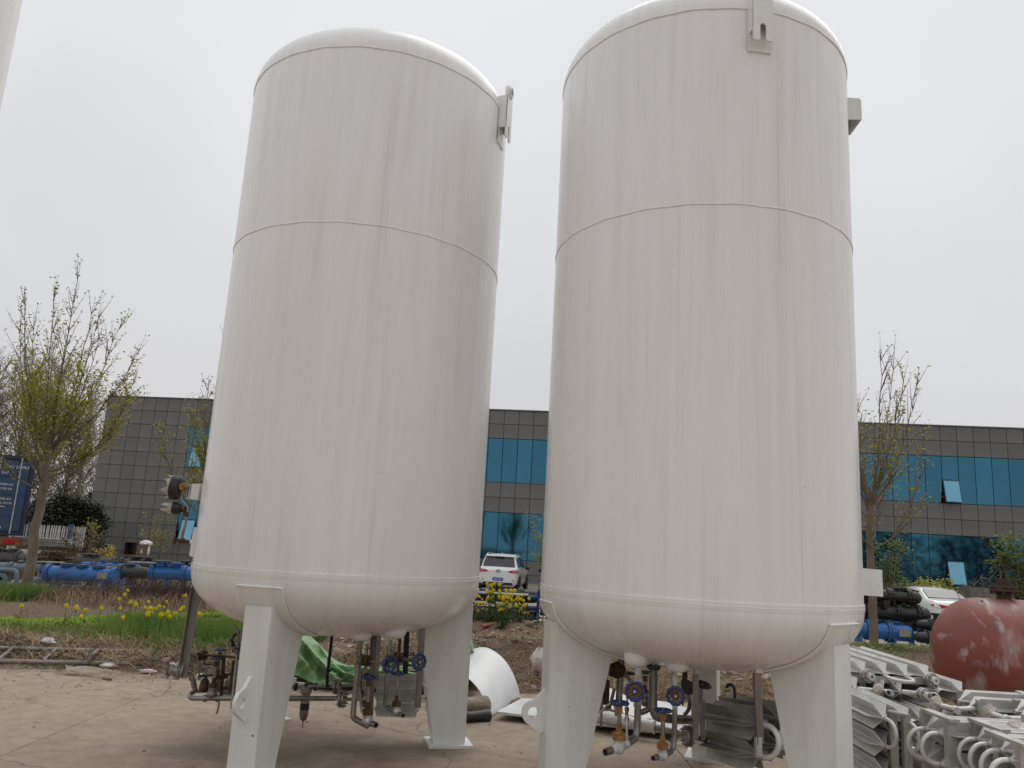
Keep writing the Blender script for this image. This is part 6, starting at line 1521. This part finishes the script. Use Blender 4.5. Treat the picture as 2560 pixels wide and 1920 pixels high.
def young_tree(label, x, y, H, fork, r0, R, nl, seed, lo_leaf=6, hi_leaf=2, leaf=.075, z0=0, low_branch=True, group=None):
    """vase shaped street tree just coming into leaf: long rising limbs with paired buds along the upper twigs"""
    root = thing('street_tree', label, 'tree', (x, y, z0), group)
    rng = random.Random(seed); U = rng.uniform; W = Tubes(); Tw = Tubes(); Lf = Leaves(seed); Bd = Leaves(seed + 1)
    tr = [V3(U(-.03, .03) * (i > 0), U(-.03, .03) * (i > 0), fork * 1.25 * i / 8) for i in range(9)]
    W.add(tr, [r0 * (1.18 - .42 * i / 8) for i in range(9)], 12)
    def shoot(p, d, L, r, lvl, hfrac):
        """slightly curved twig with buds or leaves"""
        n = 5; q = [p + d * L * i / n + Vector((0, 0, .10 * L * (i / n) ** 2)) + Vector((U(-.01, .01), U(-.01, .01), 0)) * L for i in range(n + 1)]
        Tw.add(q, [r * (1 - .75 * i / n) for i in range(n + 1)], 4)
        m = max(3, int(L / .13))
        for k in range(1, m + 1):
            t = k / m; c = q[min(int(t * n), n - 1)].lerp(q[min(int(t * n) + 1, n)], t * n - int(t * n)) if t < 1 else q[-1]
            h = (c.z - fork) / (H - fork)
            if h < .55 or (h < .8 and rng.random() < .35):
                if rng.random() < (.8 if h < .4 else .6): Lf.cluster(c, lo_leaf if h < .45 else hi_leaf + 1, leaf, .06)
            else:
                Bd.cluster(c, hi_leaf + (2 if k == m else 0), leaf * .62, .022)
        return q
    for i in range(nl):
        a = i * 2.4 + U(-.3, .3); low = low_branch and i % 3 == 0
        zs = fork * (U(.74, .95) if low else U(.95, 1.25)); rad = R * (U(.75, 1.05) if low else U(.25, .95))
        zt = fork + (H - fork) * (U(.22, .45) if low else (1.0 - .45 * (rad / R) ** 1.3) * U(.82, 1.0))
        o_ = V3(math.cos(a), math.sin(a), 0)
        s_ = V3(0, 0, zs); mid = o_ * rad * (.75 if low else .62) + V3(0, 0, zs + (zt - zs) * (.15 if low else .22)); e_ = o_ * rad + V3(U(-.1, .1), U(-.1, .1), zt)
        n = 14; P = bez(s_, mid, e_, n)
        P = [p + Vector((U(-.02, .02), U(-.02, .02), U(-.015, .015))) * (j > 0) for j, p in enumerate(P)]
        rr = r0 * (.26 if low else U(.28, .42))
        W.add(P, [max(.006, rr * (1 - .9 * j / n)) for j in range(n + 1)], 6)
        shoot(P[-1], (P[-1] - P[-3]).normalized(), U(.25, .55), .007, 1, 1)
        for j in range(3, n + 1):
            for rep in range(2):
                if rng.random() < .82:
                    t_ = (P[min(j + 1, n)] - P[j - 1]).normalized(); b = U(0, 6.28)
                    side = (Vector((math.cos(b), math.sin(b), 0)) + o_ * .35)
                    d = (t_ * U(.6, 1.1) + side * U(.35, .8) + Vector((0, 0, U(.1, .7)))).normalized()
                    L = U(.35, .95) * (1.15 - .5 * j / n) * (H / 7.5)
                    q = shoot(P[j], d, L, .010, 1, 0)
                    if rng.random() < .55:
                        k = rng.randint(1, 3); b = U(0, 6.28); d2 = (d * .8 + Vector((math.cos(b), math.sin(b), .5)) * .6).normalized(); shoot(q[k], d2, L * .55, .006, 2, 0)
    W.link('trunk', M['bark'], root); Tw.link('twigs', M['twig'], root)
    Lf.link('crown', M['leaf_new'], root); tag(Bd.link('buds', M['leaf_bud'], root), kind='stuff')
    return root
b_ = gz(62, 1478, .0); young_tree('tall young tree in fresh leaf at the left edge of the picture', b_.x, b_.y, 8.05, 2.95, .10, 1.72, 18, 5, 5, 2, .085)
b_ = at(512, 1470, 18.2); young_tree('thin young tree just showing past the left side of the left tank', b_.x, b_.y, 5.8, 2.3, .07, 1.25, 13, 9, 4, 2, .07, gnd(18.2))
b_ = gz(2186, 1622, .12); young_tree('young tree with bare upright shoots right of the right tank', b_.x, b_.y, 6.55, 2.45, .07, 1.35, 15, 14, 2, 1, .065, .05)
b_ = at(700, 1470, 18.2); young_tree('young tree standing hidden behind the left tank', b_.x - 1.2, b_.y, 7.0, 2.6, .09, 1.5, 12, 23, 3, 2, .07)

def shrub(label, x, y, H, W_, seed, leaf='leaf_mid', n=40, size=.1, stems=5, dens=6, group=None, z0=None, name='shrub', fl=None):
    if z0 is None: z0 = gnd(y) if y > 17 else field_h(x, y) if y > 9.4 else 0
    root = thing(name, label, 'shrub', (x, y, z0), group); rng = random.Random(seed); U = rng.uniform
    T = Tubes(); Lf = Leaves(seed)
    tips = []
    for i in range(stems):
        a = U(0, 6.28); r = W_ * U(.2, .8); e_ = V3(math.cos(a) * r, math.sin(a) * r, H * U(.6, 1)); P = bez(V3(U(-.04, .04), U(-.04, .04), 0), V3(e_.x * .25, e_.y * .25, e_.z * .55), e_, 7)
        T.add(P, [max(.008, .035 * H / 2 * (1 - .8 * j / 7)) for j in range(8)], 5); tips += P[3:]
    tw = []
    for i in range(n):
        p = rng.choice(tips); a = U(0, 6.28); L = U(.2, .5) * H * .4; d = Vector((math.cos(a), math.sin(a), U(.1, 1.2))).normalized()
        P = [p + d * L * k / 4 for k in range(5)]; T.add(P, [.008, .007, .006, .005, .003], 4); tw += P[1:]
    for p in tw: Lf.cluster(p, dens, size, size * .9)
    T.link('trunk', M['twig'], root)
    if dens: Lf.link('crown', M[leaf], root)
    return root
for (u, v, Y_, H, W_, s, lab) in ((2222, 1470, 30, 2.9, .9, 1, 'leafy green shrub against the lower windows, right of the tree trunk'), (2318, 1470, 31, 1.9, .95, 2, 'yellow green shrub against the lower windows, left of the open pane'), (2262, 1480, 30.5, 1.5, .7, 3, 'low green shrub between the two taller shrubs by the lower windows')):
    b_ = at(u, v, Y_); shrub(lab, b_.x, b_.y, H, W_, s, 'leaf_mid' if s != 2 else 'leaf_new', 46, .12, 6, 5)
b_ = at(2566, 1500, 13.5); shrub('feathery yellow green shrub at the right edge above the red tank', b_.x, b_.y, 1.95, .5, 4, 'leaf_mid', 60, .08, 7, 8)
b_ = at(1362, 1470, 39.5); shrub('crooked small tree in yellow green leaf beside the right tank', b_.x, b_.y, 3.6, 1.5, 5, 'leaf_new', 40, .13, 6, 4)
b_ = at(2425, 1500, 26); shrub('bare brown bush behind the white sedan', b_.x, b_.y, 1.6, .9, 6, 'leaf_bud', 140, .05, 9, 1)
b_ = at(2478, 1500, 24); shrub('tangle of pale dry stems behind the nozzle of the red tank', b_.x, b_.y, 2.2, .9, 16, 'leaf_bud', 50, .05, 5, 0)
b_ = at(218, 1410, 44); shrub('bent sapling with a few leaves at the corner of the grey wall', b_.x, b_.y, 2.5, .6, 7, 'leaf_new', 16, .13, 3, 3)
b_ = at(368, 1410, 45); shrub('forked sapling growing behind the wooden crate', b_.x, b_.y, 3.6, 1.2, 8, 'leaf_new', 18, .14, 4, 3)
b_ = at(405, 1410, 45); shrub('low green sapling in front of the grey wall right of the crate', b_.x, b_.y, 2.2, 1.0, 18, 'leaf_new', 18, .12, 3, 2)
b_ = at(265, 1402, 40); shrub('small forsythia bush covered in yellow flowers at the foot of the grey wall', b_.x, b_.y, 1.15, .75, 9, 'forsythia', 40, .07, 8, 5)

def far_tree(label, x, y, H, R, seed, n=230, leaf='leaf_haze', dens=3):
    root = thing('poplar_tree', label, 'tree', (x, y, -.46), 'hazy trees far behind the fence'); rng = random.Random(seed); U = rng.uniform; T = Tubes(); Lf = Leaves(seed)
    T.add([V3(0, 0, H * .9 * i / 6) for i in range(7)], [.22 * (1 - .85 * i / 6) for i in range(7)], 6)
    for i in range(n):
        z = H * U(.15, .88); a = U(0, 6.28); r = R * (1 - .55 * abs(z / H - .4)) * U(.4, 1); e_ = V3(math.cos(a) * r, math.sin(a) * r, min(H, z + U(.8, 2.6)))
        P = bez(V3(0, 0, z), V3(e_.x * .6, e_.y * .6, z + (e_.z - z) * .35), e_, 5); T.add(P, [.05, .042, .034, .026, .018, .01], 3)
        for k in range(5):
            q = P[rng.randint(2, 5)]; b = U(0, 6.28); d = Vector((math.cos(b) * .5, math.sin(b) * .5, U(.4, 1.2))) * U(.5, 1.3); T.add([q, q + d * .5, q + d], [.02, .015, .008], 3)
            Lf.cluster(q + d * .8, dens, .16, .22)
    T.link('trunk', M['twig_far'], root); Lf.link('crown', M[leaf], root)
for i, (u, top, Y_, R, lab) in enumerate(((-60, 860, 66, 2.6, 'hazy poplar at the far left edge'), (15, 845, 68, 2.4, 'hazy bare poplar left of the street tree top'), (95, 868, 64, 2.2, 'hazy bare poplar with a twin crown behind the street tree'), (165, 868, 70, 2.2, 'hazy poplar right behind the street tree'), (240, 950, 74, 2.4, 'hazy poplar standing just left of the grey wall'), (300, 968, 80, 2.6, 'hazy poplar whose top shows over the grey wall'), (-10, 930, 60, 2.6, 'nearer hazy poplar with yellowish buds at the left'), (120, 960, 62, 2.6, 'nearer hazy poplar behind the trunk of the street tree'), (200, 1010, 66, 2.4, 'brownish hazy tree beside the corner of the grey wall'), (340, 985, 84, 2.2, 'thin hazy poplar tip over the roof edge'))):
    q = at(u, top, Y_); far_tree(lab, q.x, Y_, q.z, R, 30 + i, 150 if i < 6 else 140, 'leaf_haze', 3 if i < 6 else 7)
def evergreen(label, x, y, H, R, seed):
    root = thing('evergreen_tree', label, 'tree', (x, y, -.46), 'dark evergreens behind the picket fence'); rng = random.Random(seed); T = Tubes(); Lf = Leaves(seed)
    T.add([V3(0, 0, H * i / 4) for i in range(5)], [.12, .1, .07, .05, .02], 6)
    for i in range(2300):
        z = H * rng.uniform(.05, 1) ** .8; a = rng.uniform(0, 6.28); r = R * (1.05 - .6 * z / H) * rng.uniform(.5, 1) * (1 + .30 * math.sin(3 * a + z * 2.2 + seed) + .22 * math.sin(5 * a - z * 4.1 + seed))
        if mn.noise(Vector((math.cos(a) * r * 1.3, math.sin(a) * r * 1.3, z * 1.5 + seed))) < -.12: continue
        Lf.cluster(V3(math.cos(a) * r, math.sin(a) * r, z), 5, .15, .13)
    T.link('trunk', M['twig'], root); Lf.link('crown', M['leaf_dark'], root)
for i, (u, top, Y_, R) in enumerate(((118, 1238, 45, 1.6), (172, 1222, 46, 1.5), (222, 1240, 47, 1.5), (262, 1215, 55, 2.0), (62, 1255, 47, 1.6))):
    q = at(u, top, Y_); evergreen(('left dark evergreen beside the blue container', 'tall dark evergreen right of the tree trunk', 'dark evergreen against the edge of the grey wall', 'farther dark evergreen partly behind the grey wall', 'dark evergreen behind the blue container')[i], q.x, Y_, q.z, R, 50 + i)
# unseen trees added behind the camera, so the lower windows mirror something dark
rng = random.Random(77); Lf = Leaves(77); T = Tubes()
for i in range(60):
    x = rng.uniform(18, 105); y = rng.uniform(-48, -40); H = rng.uniform(6, 9.5)
    T.add([V3(x, y, -.1), V3(x, y, H * .8)], [.2, .05], 5)
    for k in range(120): Lf.cluster(V3(x + rng.gauss(0, 1.4), y + rng.gauss(0, 1.2), H * rng.uniform(.1, 1)), 2, .7, .4)
w_ = T.link('added_wood', M['twig'], None); tag(w_, 'dark trees added out of view to darken the lower windows of the office', 'wood', kind='stuff')
cr = Lf.link('crown', M['leaf_dark'], w_)

# ================================================================== FENCE, CONTAINER, BOARDS
t = thing('picket_fence', 'weathered white picket fence with blue posts left of the grey wall', 'fence', at(120, 1345, 40.0) * 1.0)
t.location.z = -.46
def fy(u): return at(u, 1330, 40.0).x
x0, x1 = fy(22), fy(214); npk = 34; pk = MB().prism([V3(-.034, 0, .08), V3(.034, 0, .08), V3(.034, 0, 1.72), V3(0, 0, 1.78), V3(-.034, 0, 1.72)], V3(0, .025, 0)).mesh('picket', M['picket'], flat=True)
rg = random.Random(2)
for i in range(npk):
    x = x0 + (x1 - x0) * (i + .5) / npk; o_ = link('picket', pk, t, V3(x, 40.0, -.38 + rg.uniform(-.02, .02)) - Vector(t.location)); o_.rotation_euler = (0, rg.uniform(-.015, .015), 0)
for z in (.1, 1.1): MB().bar((x0, 40.05, z), (x1, 40.05, z), .09, .05, (0, 0, 1)).build('rail', M['postblue'], t, flat=True)
for u in (75, 176): MB().box((fy(u), 40.02, .52), (.2, .2, 1.96)).build('post', M['postblue'], t, flat=True)

def container():
    Y_ = 27.0; tr = at(82, 1150, Y_); x1 = tr.x + .12; x0 = x1 - 2.44; z0, z1 = 1.06, 3.68
    root = thing('shipping_container', 'blue shipping container with white lettering at the left edge', 'container', ((x0 + x1) / 2, Y_, z0))
    b = MB(); b.box(((x0 + x1) / 2, Y_ + 3.1, (z0 + z1) / 2), (2.40, 6.0, 2.56))
    b.build('body', M['contblue'], root, flat=True)
    for x in (x0 + .06, x1 - .06): MB().box((x, Y_ + .06, (z0 + z1) / 2), (.12, .12, 2.6)).build('corner_post', M['contdark'], root, flat=True)
    MB().box(((x0 + x1) / 2, Y_ + .06, z1 - .06), (2.2, .115, .12)).build('header', M['contdark'], root, flat=True); MB().box(((x0 + x1) / 2, Y_ + .06, z0 + .06), (2.2, .115, .12)).build('sill', M['contdark'], root, flat=True)
    xm = (x0 + x1) / 2
    for s in (-1, 1):
        d = MB().box((xm + s * .545, Y_ + .055, (z0 + z1) / 2), (1.07, .05, 2.32)).build('door', M['contblue'], root, flat=True)
        for k, x in enumerate((xm + s * .22, xm + s * .82)):
            rb = MB().tube([(x, Y_ - .005, z0 + .06), (x, Y_ - .005, z1 - .06)], .022, 8).build('lock_rod', M['galv'], d)
        MB().bar((xm + s * .22, Y_ - .03, z0 + .95), (xm + s * .55, Y_ - .03, z0 + .92), .04, .02, (0, 0, 1)).build('handle', M['galv'], d, flat=True)
        for z in (z0 + .68, z0 + 1.35, z0 + 1.95): MB().box((xm + s * .545, Y_ + .022, z), (1.0, .03, .05)).build('door_rib', M['contblue'], d, flat=True)
        if s > 0:
            for (tx, z, sz) in (('CRXU 210963', z1 - .42, .13), ('3G7', z1 - .62, .13), ('30480 KG', z0 + 1.62, .10), ('67200 LB', z0 + 1.48, .10), ('26240 KG', z0 + 1.15, .10), ('33.2 CU M', z0 + 1.01, .10)):
                text_mesh(tx, sz, M['whitetext'], 'lettering', d, (xm + .28, Y_ - .002, z), (1, 0, 0), (0, 0, 1), .002)
            MB().disc((xm + .5, Y_ + .026, z0 + .25), (0, 1, 0), .05, .012, 14).build('round_sticker', M['whitetext'], d)
        else:
            for (tx, z, sz) in (('MAX GR', z0 + 1.62, .09), ('NET', z0 + 1.42, .09), ('TARE', z0 + 1.1, .09)): text_mesh(tx, sz, M['whitetext'], 'lettering', d, (xm - .6, Y_ - .002, z), (1, 0, 0), (0, 0, 1), .002)
    tr_ = thing('container_trailer', 'rusty orange trailer chassis under the blue container', 'trailer', (xm, Y_, -.46))
    for x in (x0 + .5, x1 - .5): MB().box((x, Y_ + 3.0, z0 - .18), (.16, 6.2, .32)).build('beam', M['rust'], tr_, flat=True)
    MB().box((xm, Y_ - .08, z0 - .18), (2.5, .16, .28)).build('end_beam', mat('orange_rust', (.26, .11, .05), .7, noise=(4, 5), col2=(.12, .055, .035)), tr_, flat=True)
    for s in (-1, 1):
        MB().box((xm + s * .85, Y_ - .17, z0 - .18), (.3, .03, .16)).build('tail_lamp', M['lamp_red'], tr_, flat=True)
        for y in (1.2, 2.5):
            w = MB().lathe([(.3, -.14), (.46, -.15), (.5, -.1), (.5, .1), (.46, .15), (.3, .14)], (xm + s * .95, Y_ + y, .04), (1, 0, 0), 24).build('wheel', M['tyre'], tr_)
            MB().disc((xm + s * .95, Y_ + y, .04), (1, 0, 0), .3, .2, 20).build('rim', M['rust'], w)
    k = R_(33); c_, s_ = math.cos(k), math.sin(k); sh = V3(x1 - (xm + 1.22 * c_), -1.22 * s_, 0)
    for q in (root, tr_): q.rotation_euler = (0, 0, k); q.location = Vector(q.location) + sh
container()
def board_stack(label, u0, u1, vtop, Y_, rows, bh, mats, slope=.045):
    p0, p1 = at(u0, vtop, Y_), at(u1, vtop + (u1 - u0) * slope, Y_)
    root = thing('board_stack', label, 'boards', ((p0.x + p1.x) / 2, Y_, 0), 'stacks of weathered boards'); rg = random.Random(int(u0 + 1000))
    zt = (p0.z + p1.z) / 2; k = 0
    while k < rows and zt - k * bh > -.38:
        for j in range(2):
            z = zt - (k + .5) * bh
            MB().box(((p0.x + p1.x) / 2 + rg.uniform(-.15, .15), Y_ + j * .42 + rg.uniform(-.05, .05), z), (p1.x - p0.x + rg.uniform(-.25, .1), .36, bh * .78), Matrix.Rotation(rg.uniform(-.012, .012), 3, 'Y')).build('board', M[mats[k % len(mats)]], root, flat=True)
        k += 1
    for f in (.15, .55, .88): MB().box((p0.x + (p1.x - p0.x) * f, Y_ + .2, (zt - rows * bh - .46) / 2), (.2, .7, max(.05, zt - rows * bh + .46))).build('bearer', M['woodrust'], root, flat=True)
board_stack('stack of whitish weathered boards in front of the picket fence', 38, 192, 1341, 31.0, 4, .16, ('picket', 'picket', 'wood', 'woodrust'))
board_stack('lower stack of brown stained boards behind the dead weeds', 88, 202, 1376, 30.2, 5, .13, ('woodrust', 'wood', 'woodrust', 'rust', 'woodrust'))
board_stack('stack of pale grey boards at the left edge behind the tree trunk', -60, 76, 1368, 29.0, 4, .14, ('picket', 'wood', 'picket', 'wood'))
b_ = at(190, 1390, 30.5); shrub('tangle of brown dead brush at the end of the board stack', b_.x, b_.y, 1.75, .9, 41, 'straw2', 110, .08, 10, 3)
b_ = at(160, 1395, 30.0); shrub('low brown dead brush in front of the board stack', b_.x, b_.y, 1.2, .9, 42, 'straw2', 90, .08, 10, 3)

# open cabinet, crate with a bag
q = at(331, 1371, 41.0); t = thing('open_cabinet', 'rusty open cabinet standing against the grey wall', 'cabinet', (q.x, q.y, -.46))
mb = MB()
for dx in (-.30, .30): mb.box((q.x + dx, q.y, q.z), (.03, .5, .62))
for dz in (-.3, .3): mb.box((q.x, q.y, q.z + dz), (.57, .5, .03))
mb.box((q.x, q.y + .235, q.z), (.57, .03, .57)); mb.build('cabinet_shell', M['rust'], t, flat=True)
MB().box((q.x, q.y + .205, q.z), (.56, .02, .56)).build('back_panel', M['black'], t, flat=True)
MB().box((q.x, q.y - .05, q.z - .36), (.74, .6, .06)).build('shelf', M['woodrust'], t, flat=True)
for dx in (-.3, .3): MB().box((q.x + dx, q.y, (q.z - .39 - .46) / 2), (.07, .5, q.z - .39 + .46)).build('leg', M['rust'], t, flat=True)
q = at(361, 1377, 41.0); t = thing('wooden_crate', 'brown wooden crate marked with a white 6', 'crate', (q.x, q.y, -.46))
MB().box((q.x, q.y, q.z), (.52, .5, .56)).build('crate_box', mat('crate_brown', (.15, .105, .075), .8, noise=(3, 4), col2=(.11, .08, .06)), t, flat=True)
for dx in (-.245, .245): MB().box((q.x + dx, q.y - .256, q.z), (.06, .012, .58)).build('corner_strip', M['woodrust'], t, flat=True)
for dx in (-.2, .2): MB().box((q.x + dx, q.y, (q.z - .28 - .46) / 2), (.08, .45, q.z - .28 + .46)).build('leg', M['woodrust'], t, flat=True)
text_mesh('6', .32, M['whitetext'], 'number', t, (q.x - .11, q.y - .253, q.z - .12), (1, 0, 0), (0, 0, 1), .002)
rg = random.Random(6); cz = q.z + .36
mb = MB().ball((q.x + .05, q.y - .02, cz), .26, 14, 9, (1.25, 1, .62), .14, rg)
bag = mb.build('plastic_bag', M['bag'], None, ang=70); tag(bag, 'white plastic bag draped over the crate marked 6', 'plastic bag')
mb = MB(); mb.ball((q.x + .33, q.y - .27, q.z + .02), .1, 10, 9, (.6, .5, 2.3), .15, rg); mb.build('bag_tail', M['bag'], bag, ang=70)
q = at(218, 1327, 50.2); tag(MB().box((q.x, q.y, q.z), (.28, .05, .2)).build('wall_notice', mat('pale_green_notice', (.42, .5, .25), .6), None, flat=True), 'small pale green notice at the corner of the grey wall', 'notice')
